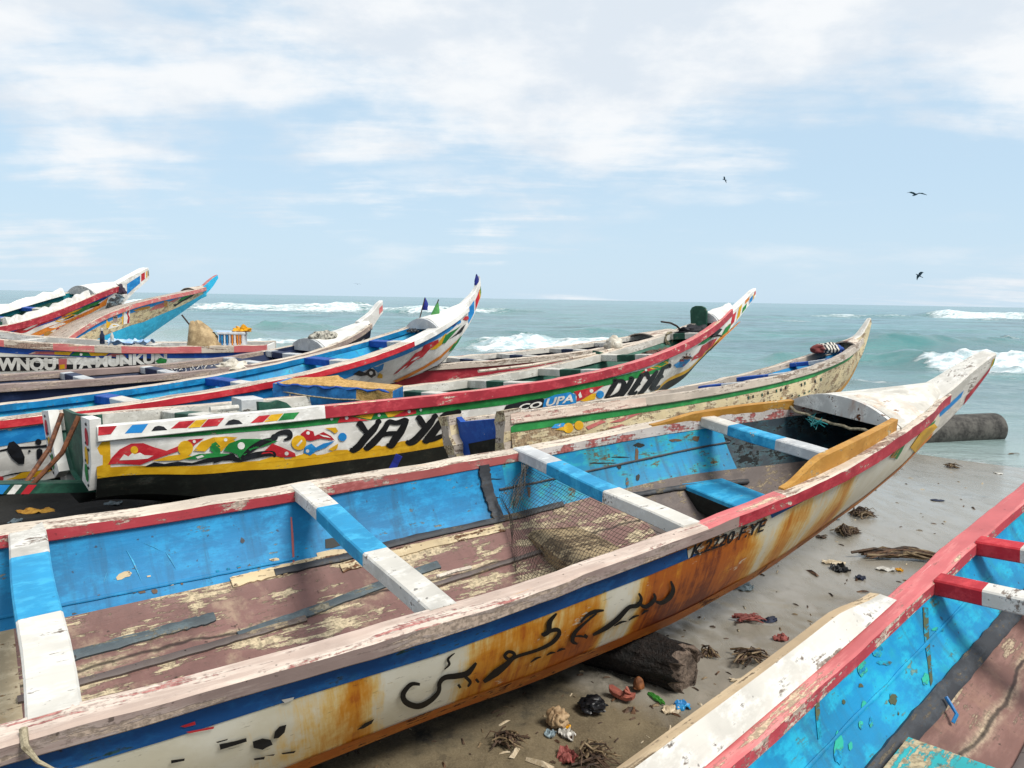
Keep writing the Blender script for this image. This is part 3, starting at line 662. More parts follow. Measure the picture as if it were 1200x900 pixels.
# inner planks
wf_s = [-4.6, -1, 0, 1, 1.7, 2.3, 3.2, 4.2]
_wb = pchip(wf_s, [.34, .47, .475, .46, .42, .34, .16, .03]); _wz = pchip(wf_s, [-.2, -.285, -.295, -.29, -.25, -.22, -.22, -.08]); _wk = pchip(wf_s, [-.34, -.46, -.47, -.47, -.47, -.46, -.42, -.1])
def NBin(u): b, z = B.b(u), B.z(u); return b-.05, z-.03, np.minimum(_wb(u), b-.045), _wz(u), _wk(u)
# worn patches, nail rust and scratches on the far inner planks (positions read off the photograph)
g = MB()
def ipatch(poly, m):
    V = [wallpoint(B, p, NBin) for p in poly]
    tr = tessellate_polygon([[Vector((x, y, 0)) for x, y in poly]]); g.add(V, [tuple(t) for t in tr], m)
zb3 = lambda L: [(x/3, 600+y/3) for x, y in L]
R9 = random.Random(12); cs_ = M['cream_strip']; rs_ = paint('brown rust stain on blue', '5d4630', '1580a8', .38, .4, '74593a', 1.5)
ipatch(zb3([(408, 232), (418, 220), (436, 212), (452, 208), (464, 216), (456, 228), (440, 230), (428, 240), (412, 240)]), cs_)
for a, b, c, w_ in (((440, 126), (468, 172), (500, 250), 5), ((580, 140), (602, 168), (620, 204), 6), ((492, 106), (540, 122), (580, 146), 3), ((380, 200), (370, 230), (364, 252), 3)):
    ipatch(zb3([a, (b[0]+w_*.6, b[1]), c, (b[0]-w_*.6, b[1]+2)]), M['beam_blue'])
for x, y, w_, h_, m in ((500, 282, 26, 14, rs_), (545, 280, 22, 18, rs_), (472, 282, 14, 8, rs_), (350, 296, 16, 8, rs_), (320, 310, 18, 8, cs_), (606, 256, 12, 9, cs_), (522, 226, 16, 7, cs_), (640, 252, 10, 6, rs_), (262, 358, 18, 7, rs_), (235, 366, 10, 5, rs_)):
    ipatch(zb3([(x+w_/2*math.cos(a)*(.75+.5*R9.random()), y+h_/2*math.sin(a)*(.75+.5*R9.random())) for a in np.linspace(0, 6.283, 10)[:-1]]), m)
zb2 = lambda L: [(240+x/3.75, 540+y/3.75) for x, y in L]
for x, y, w_, h_, m in ((165, 352, 22, 24, M['caulk']), (150, 466, 18, 14, rs_), (105, 478, 16, 12, rs_), (56, 488, 14, 18, rs_), (194, 460, 16, 12, rs_), (308, 436, 46, 16, cs_), (22, 512, 14, 8, rs_)):
    ipatch(zb2([(x+w_/2*math.cos(a)*(.7+.6*R9.random()), y+h_/2*math.sin(a)*(.7+.6*R9.random())) for a in np.linspace(0, 6.283, 10)[:-1]]), m)
ipatch(zb2([(376, 250), (382, 250), (390, 340), (394, 452), (386, 452), (380, 340)]), M['red_dull'])
ipatch(zb2([(528, 346), (560, 338), (590, 352), (604, 372), (560, 386), (530, 384)]), M['tar']); ipatch(zb2([(490, 408), (560, 392), (640, 392), (636, 412), (560, 428), (498, 436)]), cs_)
zb4 = lambda L: [(540+x/3.75, 480+y/3.75) for x, y in L]
for x, y, w_, h_, m in ((1030, 126, 36, 26, rs_), (780, 158, 46, 20, M['tar']), (940, 136, 60, 14, rs_), (776, 300, 18, 36, M['tar']), (696, 252, 20, 22, M['tar']), (730, 320, 12, 60, rs_), (772, 200, 16, 70, rs_), (700, 210, 90, 6, M['tar']), (620, 236, 120, 5, M['tar']), (150, 306, 60, 6, M['tar']), (300, 350, 14, 70, rs_), (254, 374, 24, 10, M['tar']), (152, 388, 40, 6, M['tar'])):
    ipatch(zb4([(x+w_/2*math.cos(a)*(.7+.5*R9.random()), y+h_/2*math.sin(a)*(.7+.5*R9.random())) for a in np.linspace(0, 6.283, 12)[:-1]]), m)
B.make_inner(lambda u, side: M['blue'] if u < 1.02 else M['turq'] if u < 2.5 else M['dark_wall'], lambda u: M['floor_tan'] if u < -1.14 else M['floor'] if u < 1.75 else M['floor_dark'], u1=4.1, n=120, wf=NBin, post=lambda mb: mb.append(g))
def nstrip(name, pts, wid, m, side, **k): return B.inner_strip(name, pts, wid, M[m], side, wf=NBin, **k)
nstrip('seam_batten', [(-1.1, 1.34), (-.62, 1.30), (-.48, 1.29)], .045, 'grey_strip', 1, th=.014)
nstrip('seam_batten', [(-1.15, 1.58), (-.6, 1.55), (-.15, 1.52)], .03, 'floor_dark', 1, th=.016)
nstrip('seam_batten', [(-.42, 1.52), (-.1, 1.46), (.3, 1.36), (.52, 1.32)], .042, 'grey_strip', 1, th=.014)
nstrip('seam_batten', [(-.2, 1.02), (.1, 1.03), (.45, .99), (.9, 1.0), (1.35, 1.0)], .034, 'caulk', 1, th=.016)
nstrip('seam_batten', [(.08, 1.12), (.5, 1.09), (.95, 1.09)], .045, 'cream_strip', 1, th=.01)
nstrip('seam_batten', [(-.38, 1.02), (-.2, 1.01), (.02, 1.0)], .05, 'cream_strip', 1, th=.010)
nstrip('seam_batten', [(.3, 1.55), (.8, 1.5), (1.2, 1.45)], .022, 'floor_dark', 1, th=.018)
nstrip('seam_batten', [(1.0, .52), (1.5, .55), (2.0, .56), (2.6, .5)], .012, 'caulk', 1, th=.008)
nstrip('seam_batten', [(1.75, 1.1), (2.2, 1.15), (2.6, 1.2)], .03, 'caulk', 1, th=.02)
nstrip('rib', [(.93, .04), (.93, .5), (.95, 1.0)], .065, 'caulk', 1, th=.018)
nstrip('rib', [(-2.2, .04), (-2.2, .5), (-2.2, 1.0)], .065, 'caulk', 1, th=.018)
nstrip('seam_batten', [(-1.2, .86), (-.6, .88), (-.1, .9)], .014, 'blue', 1, th=.007)
# rails
B.gunwale(-1, lambda u: M['pink_cream'] if u < 1.2 else M['pink_top'] if u < 1.75 else M['cream_top'], lambda u: M['wood_mauve'] if u < 1.38 else M['red_dark'], lambda u: M['wood_mauve'], n=130, tilt=0)
B.gunwale(1, M['cream_top'], M['wood_grey'], lambda u: M['red_worn'] if u < .1 else M['red_dull'] if u < 1.14 else M['specked_white'], n=130)
for u, p in ((-1.07, [(.24, 'white'), (.60, 'beam_blue'), (1, 'white')]), (0., [(.25, 'white'), (.62, 'beam_blue'), (1, 'white')]), (1.19, [(.24, 'grey_white'), (.60, 'beam_blue'), (1, 'white')]), (2.46, [(.26, 'white'), (.60, 'beam_blue'), (1, 'grey_white')]), (-2.3, [(.25, 'white'), (.6, 'beam_blue'), (1, 'white')]), (-3.5, [(.25, 'white'), (.6, 'beam_blue'), (1, 'white')])):
    B.thwart(u, [(f, M[m]) for f, m in p], wid=.105 if u > -.5 else .12, th=.062)
B.transom(M['white'])
# bow: coamings, foredeck, bulkhead, horn
def coaming(side, u0, u1, h):
    mb = MB(); rings = []
    for u in np.linspace(u0, u1, 26):
        t = smooth(u0, u0+.35, u); b = float(B.b(u)); z = float(B.z(u)); top = z+.006+h*float(t)*(1-.25*float(smooth(u0+.6, u1, u)))+.002
        yo = b-.036; yi = b-.066
        rings.append([np.array([u, side*y, zz]) for y, zz in ((yo, z-.01), (yo, top), (yi-.01*t, top), (yi, z-.05))])
    mb.loft(rings, M['ochre']); return mb.build('coaming', B.e, 30)
coaming(-1, 1.83, 3.12, .078); coaming(1, 2.05, 3.12, .03)
B.foredeck(3.16, 4.14, .105, .06, paint('rust dotted white foredeck', 'd0cbc0', '9a5a2c', .10, .4, 'dcd8ce', 1.2, stain='b98a5a')); B.bulkhead(3.13, .107, paint('stained white bulkhead', 'cbcac6', '6a3f26', .16, .45, 'd6d5d0', 1.3, stain='9a6a48'), low=-.002)
mb, _ = B.prow([(3.92, .145, -.29, .15, .02), (4.22, .19, -.155, .105, .03), (4.55, .29, .015, .078, .04), (4.86, .378, .24, .06, .045), (4.93, .388, .30, .055, .045)], M['white'], M['white'])
H = B
def hornstroke(mb, tab, fr, mat, side=-1):
    """painted patches on the side of a horn: (t0,t1,f0,f1) along its length and height"""
    f = [pchip(range(len(tab)), tab[:, k]) for k in range(5)]; n = len(tab)-1
    for (t0, t1, a0, a1, sl) in fr:
        V = []
        for i in range(9):
            t = t0+(t1-t0)*i/8
            for a in (a0, a1):
                x = min(max((t+sl*(a-.5))*n, 0), n-.001); u, zt, zb, wt, wb = [float(g(x)) for g in f]
                V.append((u, side*((wb+(wt-wb)*a)+.003), zb+(zt-.012-zb)*a))
        mb.add(V, [(2*i, 2*i+1, 2*i+3, 2*i+2) for i in range(8)], mat)
hornstroke(mb, _, [(.86, .97, .1, .7, 0)], M['green']); hornstroke(mb, _, [(.80, .87, .2, .8, 0)], M['yellow']); hornstroke(mb, _, [(.52, .8, .0, .28, 0)], M['red_dark']); hornstroke(mb, _, [(.18, .45, .45, .62, .05)], M['skyblue']); hornstroke(mb, _, [(.08, .26, .12, .34, .05)], M['yellow']); hornstroke(mb, _, [(.0, .22, .72, .9, .05)], M['red_dark'])
mb.build('prow', B.e, 30)
# bench board low in the hull
mb = MB(); mb.box((2.29, .17, -.275), ((0, 1, 0), (1, 0, 0), (0, 0, 1)), (.24, .15, .018), M['beam_blue']); mb.box((2.15, .17, -.33), ((0, 1, 0), (1, 0, 0), (0, 0, 1)), (.25, .012, .05), M['tar'])
mb.build('bench', B.e)
# ------------------------------------------------------------------ other pirogues
def fit_tab(B0, Lb, Ls, zc, dep, keel, cbr=.68, stem=None, tuck=1.0, zend=None):
    """tables from fitted sheer: half breadth B0, bow length Lb; chine depth dep, keel depth keel below the rail; stem = [(u, z)]"""
    us = np.unique(np.concatenate([np.linspace(-Ls, 0, 7), np.linspace(0, Lb, 12), [Lb+.3]]))
    b = np.where(us > 0, B0*(1-.88*np.clip(us/Lb, 0, 1.05)**2.2), B0*(1-.3*(us/Ls)**2)); b = np.maximum(b, .05)
    z = zc[0]*us**2+zc[1]*us**3
    if zend is not None: z = np.where(us > 0, z+(zend-(zc[0]*Lb**2+zc[1]*Lb**3))*np.clip(us/Lb, 0, 1.05)**4, z)
    cz = np.minimum(z-dep*.55, -dep+z*.25); kz = np.minimum(z-dep*.7, -keel+z*.2); cb = np.maximum(b*cbr, .02)
    if stem:
        su, sz = np.array(stem).T; zz = pchip(su, sz)(us); on = us >= su[0]-.001
        kz = np.where(on, zz, kz); t = np.clip((us-(su[0]-1.4))/(1.4), 0, 1); t = t*t*(3-2*t)
        cz = np.where(on, zz+.02, cz*(1-t)+(sz[0]+.05)*t); kz = np.where(on, kz, kz*(1-t)+(sz[0])*t) if True else kz
        cb = np.maximum(cb*(1-.93*t), .02)
    cz = np.minimum(cz, z-.03); kz = np.minimum(kz, cz-.0)
    return [pchip(us, q) for q in (b, z, cb, cz, kz)]
# ---- green railed boat with painted side
def gb_tab(*a):
    b, z, cb, cz, kz = fit_tab(*a); us = np.linspace(-4.3, 5.55, 60); r = smooth(-2.6, -4.06, us)
    return [b, z, cb, pchip(us, cz(us)+r*(.27)), pchip(us, kz(us)+r*.31)]
GB = Boat('fishing_pirogue', 'long pirogue with red rail, green stripe and bright lettered white side, dark green stern panel', (.771368, .0337, -.06212, -.27104, 8.25716, -.89863),
    gb_tab(.62, 5.25, 6., (.01395, .0016), .68, .80, .70, [(3.55, -.47), (4.0, -.30), (4.5, -.055), (5.0, .15), (5.48, .40)]), -4.06, 5.25, rw=.09, rh=.105)
B = GB; W = M['white_clean']
B.make_hull(W, M['tar'], 120)
def vr(px): return float(B.inv([px])[1][0])
vtab = lambda L: pchip(*np.array(sorted((float(u), float(v)) for u, v in zip(*B.inv(L)))).T)
yb = vtab([(122, 559), (215, 555.5), (300, 550), (380, 542.5), (460, 532), (532, 520)]); yt = vtab([(122, 548), (215, 546), (300, 540), (380, 532), (460, 521), (532, 509)])
gt = vtab([(118, 510), (300, 496), (380, 489), (532, 473), (620, 461), (715, 444), (780, 424)]); gb_ = vtab([(118, 517), (215, 511.5), (300, 505), (380, 497.5), (492, 486), (620, 470), (715, 450.5), (780, 430)])
u_end = float(B.inv([(532, 520)])[0][0]); v_e = float(yb(u_end))
ybx = lambda u: np.where(u < u_end, yb(np.minimum(u, u_end)), v_e+(.80-v_e)*smooth(u_end, 3.2, u)+.10*smooth(3., 4.6, u)); ytx = lambda u: np.where(u < u_end, yt(np.minimum(u, u_end)), ybx(u)-.085)
B.strip(-4.06, 5.1, ybx, lambda u: 0.999+0*u, M['tar'], n=120, nv=8); B.strip(-4.06, 5.1, ybx, lambda u: 1.02+0*u, M['tar'], side=1, n=120, nv=8); B.strip(-4.06, 5.1, ytx, lambda u: ybx(u)+.004, M['yellow'], n=120, lay=1)
B.strip(-4.06, 2.9, lambda u: gt(np.clip(u, -4.05, 2.4))-.02, lambda u: gb_(np.clip(u, -4.05, 2.4)), M['green'], n=100, lay=1)
B.strip(-4.06, -3.98, const(.17), ytx, M['yellow'], n=4, lay=1)
B.polypx([[(113, 517), (124, 516), (125, 545), (131, 553), (122, 559), (113, 557)]], M['yellow'], 2)
q4 = lambda L: [(x/4, 440+y/4) for x, y in L]
B.polypx([q4([(505, 416), (522, 385), (560, 345), (615, 318), (670, 316), (720, 335), (780, 352), (835, 330), (885, 300), (955, 294), (915, 320), (890, 350), (840, 352), (780, 372), (715, 395), (655, 418), (560, 412)])], M['red'], 2)
B.polypx([q4([(558, 396), (580, 368), (600, 378), (618, 362), (630, 368), (655, 360), (675, 372), (718, 374), (690, 388), (630, 393)])], W, 3)
def disc(c, r, n=14, ry=None): return [(c[0]+r*math.cos(2*math.pi*i/n), c[1]+(ry or r)*math.sin(2*math.pi*i/n)) for i in range(n)]
B.polypx([q4(disc((628, 348), 18)), q4(disc((868, 340), 36)), q4([(710, 400), (790, 375), (850, 368), (900, 378), (840, 396)]), q4([(905, 352), (940, 310), (1000, 288), (1080, 290), (1105, 310), (1060, 330), (1035, 355), (1010, 325), (985, 330), (960, 355)])], M['yellow'], 3)
B.polypx([q4([(1045, 352), (1070, 318), (1130, 296), (1200, 296), (1265, 300), (1300, 308), (1240, 330), (1180, 345), (1150, 368), (1125, 392), (1108, 368), (1080, 358)]), q4([(860, 390), (930, 366), (1000, 362), (1080, 366), (1040, 378), (980, 384), (900, 392)]), q4([(982, 345), (990, 318), (1010, 310), (1030, 330), (1030, 362), (1010, 372)])], M['green'], 4)
B.polypx([q4([(600, 428), (680, 424), (720, 405), (770, 412), (830, 402), (900, 408), (1000, 378), (1090, 362), (1120, 396), (1030, 398), (900, 418), (780, 424)])], M['black'], 3)
B.polypx([q4(disc((1128, 328), 17)), q4(disc((1055, 300), 8)), q4(disc((908, 308), 7)), q4([(915, 380), (945, 370), (955, 378), (925, 388)])], W, 5)
q34 = lambda L: [(250+x/3.4286, 300+y/3.4286) for x, y in L]
B.stroke(q34([(110, 812), (150, 775), (195, 748), (232, 735), (262, 712), (300, 708), (306, 728), (282, 738)]), [3, 7, 7, 5, 5, 7, 5, 2], M['black'], 4); B.polypx([q34(disc((243, 728), 14))], M['black'], 4)
B.stroke(q34([(0, 828), (60, 808), (100, 818), (170, 798), (235, 792), (245, 806)]), [2, 4, 5, 7, 6, 2], M['black'], 4)
B.polypx([q34([(190, 795), (235, 752), (275, 768), (325, 790), (330, 805), (270, 808), (225, 790)]), q34([(348, 715), (372, 696), (400, 704), (405, 722), (440, 706), (470, 722), (486, 740), (430, 732), (390, 742), (366, 738)])], M['red'], 4)
B.polypx([q34([(366, 765), (392, 752), (410, 768), (440, 752), (486, 742), (450, 768), (410, 782), (388, 800), (362, 790)]), q34(disc((517, 726), 17))], M['skyblue'], 4)
B.polypx([q34(disc((342, 749), 30)), q34([(445, 690), (490, 688), (500, 704), (486, 712), (470, 700)]), q34([(460, 776), (500, 752), (496, 772), (478, 782)]), q34([(0, 728), (50, 724), (96, 728), (60, 745), (28, 775), (10, 760)])], M['yellow'], 4)
B.polypx([q34([(330, 760), (352, 736), (356, 742), (338, 764)]), q34(disc((292, 792), 8)), q34(disc((378, 710), 7)), q34(disc((376, 782), 7)), q34([(420, 715), (455, 722), (470, 730), (440, 725)])], W, 5)
sc = [(125+i*16, 0) for i in range(9)]
for k in range(7):
    xa = 300+k*38; y0 = float(np.interp(xa, [300, 380, 460, 532], [541, 533, 522.5, 511])); y1 = float(np.interp(xa+36, [300, 380, 460, 532, 570], [541, 533, 522.5, 511, 504]))
    if k < 5: B.polypx([[(xa, y0+2), (xa+5, y0-2), (xa+18, (y0+y1)/2-4), (xa+31, y1-2), (xa+36, y1+2)]], M['yellow'], 2)
bk = M['black']
q6 = lambda L: [(380+x/5, 440+y/5) for x, y in L]
for L_, w_ in (([(318, 268), (288, 312), (240, 362), (200, 412), (166, 434), (148, 428)], [2, 4.6, 5, 5, 4.4, 2]), ([(190, 292), (206, 278), (220, 300), (250, 338)], [1.6, 3.6, 4.4, 3]), ([(300, 272), (318, 266), (328, 278)], [2, 3, 1.5]),
    ([(372, 276), (332, 338), (285, 390), (246, 422), (236, 412)], [3, 4.6, 5, 4.4, 1.6]), ([(352, 284), (380, 270), (420, 276), (470, 262), (492, 266)], [1.5, 3.6, 3.2, 4, 1.5]), ([(478, 266), (446, 326), (412, 372), (388, 406), (360, 404)], [3.5, 5.2, 5.4, 5, 1.6]), ([(328, 350), (380, 338), (440, 336)], [2.6, 3.2, 2.6]),
    ([(536, 256), (552, 246), (566, 270), (594, 306)], [1.6, 3.6, 4.6, 3]), ([(648, 236), (620, 276), (574, 330), (530, 376), (496, 392), (476, 382)], [2, 4.6, 5, 5, 4.2, 1.8]), ([(630, 242), (648, 234), (660, 246)], [2, 3, 1.5]),
    ([(706, 228), (672, 282), (632, 336), (594, 378), (576, 372)], [3, 5, 5.4, 5, 1.8]), ([(676, 240), (712, 226), (750, 220), (786, 212), (780, 228)], [1.6, 3.8, 3.4, 3.6, 1.4]), ([(656, 304), (690, 296), (716, 288), (714, 304)], [2.6, 3, 3, 1.3]), ([(594, 380), (640, 370), (684, 352), (690, 338)], [3, 3.4, 3, 1.3])):
    B.stroke(q6(L_), [q*1.7 for q in w_], M['ink'], 4)
q7 = lambda L: [(600+x/4, 330+y/4) for x, y in L]
for L_, w_ in (([(470, 462), (486, 466), (464, 504), (438, 546)], [1.6, 4, 4.4, 3]), ([(484, 466), (516, 466), (522, 488), (500, 524), (450, 546)], [2.6, 3.4, 4.2, 3.8, 2]), ([(546, 452), (560, 456), (536, 498), (508, 538)], [1.6, 4, 4.4, 3]),
    ([(596, 438), (604, 442), (578, 486), (546, 530)], [2, 4, 4.4, 3]), ([(600, 442), (622, 434), (632, 440)], [2.4, 3, 1.4]), ([(576, 484), (600, 478)], [2.6, 2]), ([(548, 528), (574, 522), (584, 512)], [2.8, 2.8, 1.3]),
    ([(618, 430), (630, 428), (640, 454)], [1.6, 3.4, 2.6]), ([(680, 416), (656, 450), (630, 486), (602, 520), (590, 516)], [2.2, 4, 4.4, 3.6, 1.5]), ([(708, 402), (690, 440), (668, 476), (646, 506)], [2.4, 4.2, 4.6, 3.2]), ([(700, 408), (724, 398), (738, 390), (736, 404)], [2, 3, 3, 1.2]), ([(686, 450), (708, 442)], [2.6, 2.2]), ([(648, 504), (676, 498), (692, 486)], [3, 2.8, 1.3])):
    B.stroke(q7(L_), [q*1.4 for q in w_], M['ink'], 4)
B.polypx([q7([(-40, 600), (-30, 580), (40, 562), (140, 545), (150, 552), (138, 600), (40, 620)])], bk, 3); B.polypx([q7([(140, 600), (148, 552), (200, 530), (270, 518), (296, 530), (300, 590), (200, 610)])], M['skyblue'], 3)
B.text('CO', (606, 480.5), (633, 476.5), (3, -7), W, 5, .03); B.text('UPA', (638, 476), (671, 470), (3, -9), W, 5, .03)
B.polypx([q7([(288, 515), (360, 498), (430, 486), (380, 520), (318, 556), (300, 560), (305, 535)])], M['red'], 3); B.polypx([q7(disc((370, 512), 9)), q7([(308, 530), (318, 515), (326, 540), (314, 546)])], W, 4); B.polypx([q7([(318, 558), (372, 525), (392, 522), (388, 550), (340, 562)])], M['yellow'], 3); B.polypx([q7(disc((411, 528), 18))], M['skyblue'], 4)
q6 = lambda L: [(380+x/5, 440+y/5) for x, y in L]
B.polypx([q6([(75, 276), (90, 246), (130, 232), (200, 250), (265, 262), (180, 268)]), q6([(400, 242), (450, 215), (490, 196), (535, 202), (536, 222), (460, 238)])], M['red'], 3); B.polypx([q6([(180, 240), (250, 222), (420, 208), (470, 206), (400, 240), (280, 258)])], M['yellow'], 2); B.polypx([q6([(270, 258), (290, 225), (325, 210), (355, 220), (372, 245)])], M['green'], 3)
B.polypx([q6(disc((128, 248), 10)), q6(disc((318, 232), 9)), q6(disc((494, 211), 9)), q6(disc((40, 254), 9)), q6(disc((562, 201), 8))], W, 4)
# bow ornaments
B.polypx([q7([(756, 390), (790, 370), (838, 345), (832, 370), (800, 400), (770, 404)])], M['skyblue'], 3); B.polypx([q7(disc((795, 380), 14))], M['red'], 4); B.polypx([q7(disc((795, 380), 6))], W, 5)
B.polypx([q7([(790, 405), (840, 372), (850, 350), (875, 330), (890, 300), (930, 278), (962, 262), (940, 300), (905, 325), (890, 350), (850, 365)])], M['red'], 3); B.polypx([q7([(868, 300), (905, 268), (920, 250), (938, 262), (900, 290)]), q7([(975, 260), (1000, 215), (1030, 190), (1022, 225), (992, 262)])], M['green'], 3)
B.polypx([q7([(935, 250), (968, 218), (985, 222), (960, 252)]), q7([(905, 335), (950, 300), (990, 262), (1020, 232), (1005, 262), (960, 302), (915, 338)])], bk, 3); B.polypx([q7([(960, 285), (985, 250), (1010, 205), (1020, 200), (1000, 245), (975, 285)]), q7([(890, 362), (930, 320), (980, 282), (960, 312), (905, 362)])], M['orange'], 4)
B.polypx([q7([(640, 405), (670, 396), (720, 372), (735, 380), (700, 398), (655, 410)])], M['yellow'], 3); B.polypx([q7([(680, 392), (705, 378), (725, 380), (700, 396)])], M['green'], 4); B.polypx([q7([(600, 430), (640, 405), (660, 402), (700, 398), (640, 420)])], M['red'], 2); B.polypx([q7(disc((625, 414), 6)), q7(disc((745, 368), 6))], W, 4)
B.end_hull()
B.make_inner(M['teal_in'], M['teal_in'], u1=5.1)
tri = [(-4.06, 'white_clean')]
B.gunwale(1, M['cream_top'], M['white'], M['white'], n=120, rw=.10)
# tricolour patches on the rail face: a thin band just proud of it
def railpatch(B, px_list, proud=.0165, lay=0):
    g = MB()
    for pl, m in px_list:
        V = []
        for p in pl:
            # intersect with rail outer face y = -(b+proud)
            u = float(B.inv([p])[0][0])
            for _ in range(6):
                q = B.plane(p, 1, -(float(B.b(u))+proud)); u = q[0]
            V.append(q)
        g.add(V, [tuple(range(len(V)))], m)
    return g
q4a = q4; q46 = lambda L: [(180+x/6, 370+y/6) for x, y in L]
g = railpatch(B, [(q4([(462, 240), (548, 236), (520, 275), (460, 282)]), M['red']), (q4([(620, 232), (695, 226), (665, 268), (585, 272)]), M['skyblue']), (q4([(840, 216), (915, 210), (875, 246), (800, 250)]), M['red']), (q4([(918, 210), (972, 205), (938, 242), (880, 246)]), M['yellow']), (q4([(976, 205), (1052, 198), (1020, 236), (942, 242)]), M['red']),
    (q4([(710, 260), (725, 240), (745, 235), (768, 240), (785, 256)]), bk), (q4([(1055, 232), (1072, 212), (1095, 205), (1120, 210), (1138, 226)]), bk),
    (q46([(740, 705), (822, 696), (770, 748), (680, 755)]), M['red']), (q46([(826, 696), (912, 686), (870, 738), (776, 748)]), M['yellow']), (q46([(918, 686), (1026, 678), (985, 728), (876, 738)]), M['green'])])
B.gunwale(-1, lambda u: M['white_clean'] if u < -2.45 else M['pink_top'], lambda u: M['white_clean'] if u < -2.45 else M['red_dark'], M['dkgreen'], n=140, post=lambda mb: mb.append(g))
for u, p in ((-3.2, [(.3, 'white'), (.55, 'dkgreen'), (1, 'white')]), (-.9, [(.3, 'white'), (.55, 'dkgreen'), (1, 'white')]), (.25, [(.3, 'white'), (.55, 'dkgreen'), (1, 'white')]), (1.42, [(.36, 'white'), (.68, 'dkgreen'), (1, 'white')]), (2.6, [(.32, 'white'), (.66, 'dkgreen'), (1, 'white')]), (4.02, [(.1, 'white'), (.52, 'dkgreen'), (1, 'white')])):
    B.thwart(u, [(f, M[m]) for f, m in p], wid=.13, th=.09, yf=float(B.b(u))-.09, drop=.02)
# stern: deep green panel set between painted plank ends, keel spur behind
t = MB(); b0 = float(B.b(-4.06)); z0 = float(B.z(-4.06)); c0 = float(B.cb(-4.06)); cz0 = float(B.cz(-4.06)); k0 = float(B.kz(-4.06))
t.loft([[np.array([u, y, z]) for y, z in ((b0*.72, z0+.06), (b0*.66, z0-.25), (c0*.72, cz0+.12), (0, cz0+.02), (-c0*.72, cz0+.12), (-b0*.66, z0-.25), (-b0*.72, z0+.06), (-b0*.3, z0+.04), (b0*.3, z0+.04))] for u in (-4.0, -3.97)], M['dkgreen']); t.build('transom', B.e, 30)
for sd in (-1, 1):
    t = MB(); ys = (b0+.012, b0*.68); 
    ring = [(b0+.012, z0+.05), (b0*.70, z0+.06), (b0*.62, z0-.25), (c0*.70, cz0+.12), (c0+.012, cz0+.06), ((b0+c0)/2+.04, (z0+cz0)/2)]
    t.loft([[np.array([u, sd*y, z]) for y, z in ring] for u in (-4.10, -4.03)], M['white_clean'])
    for kz_, m in ((.22, 'red'), (.50, 'yellow'), (.77, 'green')):
        yy = (b0-.035)*(1-kz_)+(c0-.01)*kz_; zz = z0+.03+(cz0+.05-z0)*kz_
        t.add([(-4.1035, sd*(yy+.032*math.cos(a)-.01), zz+.062*math.sin(a)) for a in np.linspace(0, 2*math.pi, 15)[:-1]], [tuple(range(14))], M[m])
        for a in (-.085, .085): t.add([(-4.1035, sd*(yy+dx), zz+a+dz_) for dx, dz_ in ((-.02, 0), (0, .014), (.02, 0), (0, -.014))], [(0, 1, 2, 3)], bk)
    t.build('stern_post', B.e, 30)
qa, qb = B.plane((112, 566), 1, -.1), B.plane((112, 577), 1, -.1); qc, qd = B.plane((-30, 567.5), 1, -.1), B.plane((-30, 580), 1, -.1)
t = MB(); t.loft([[np.array([q[0], y, z]) for y, z in ((.10, q[2]), (.10, r[2]), (-.10, r[2]), (-.10, q[2]))] for q, r in ((qa, qb), ((qa+qc)/2, (qb+qd)/2), (qc, qd))], M['dkgreen'])
for xa, xb, m in ((24, 43, 'red'), (8, 26, 'white_clean'), (-16, 12, 'skyblue')):
    pv = [B.plane(p, 1, -.1022-(.001 if m == 'red' else .002 if m == 'white_clean' else 0)) for p in ((xa, 579.2), (xb-9, 579.0), (xb, 568.2), (xa+9, 568.2))]; t.add(pv, [(0, 1, 2, 3)], M[m])
t.build('keel_spur', B.e, 30)
for yy, s1 in ((.26, .1), (-.12, -.02)):
    t = MB(); t.tube([(-4.04, yy, z0+.04), (-4.16, yy*.8, z0-.2), (-4.36, yy*.35-.02, qa[2]+.05), (-4.42, yy*.3-.02, qa[2]+.01)], .017, M['rusty'], 7); t.build('iron_stay', B.e, 40)
B.foredeck(4.62, 5.3, .12, .07, M['white_clean'], wavy=.06); B.bulkhead(4.60, .11, M['grey_white'], low=.02)
mb, tb = B.prow([(4.9, .50, .13, .075, .02), (5.3, .60, .33, .07, .03), (5.7, .76, .56, .055, .03), (6.02, .90, .74, .045, .03), (6.12, .93, .80, .035, .03)], M['white_clean'])
hornstroke(mb, tb, [(.05, .16, .1, .9, .03), (.62, .72, .1, .6, .03)], M['skyblue']); hornstroke(mb, tb, [(.22, .30, .2, .8, .04), (.80, .95, .35, .8, .03)], M['red']); hornstroke(mb, tb, [(.35, .42, .1, .9, .04), (.74, .8, .1, .6, .02)], M['yellow']); hornstroke(mb, tb, [(.46, .56, .1, .5, .04)], M['green']); hornstroke(mb, tb, [(.12, .2, 0, .4, .02), (.5, .6, .6, .9, .03)], M['orange']); mb.build('prow', B.e, 30)
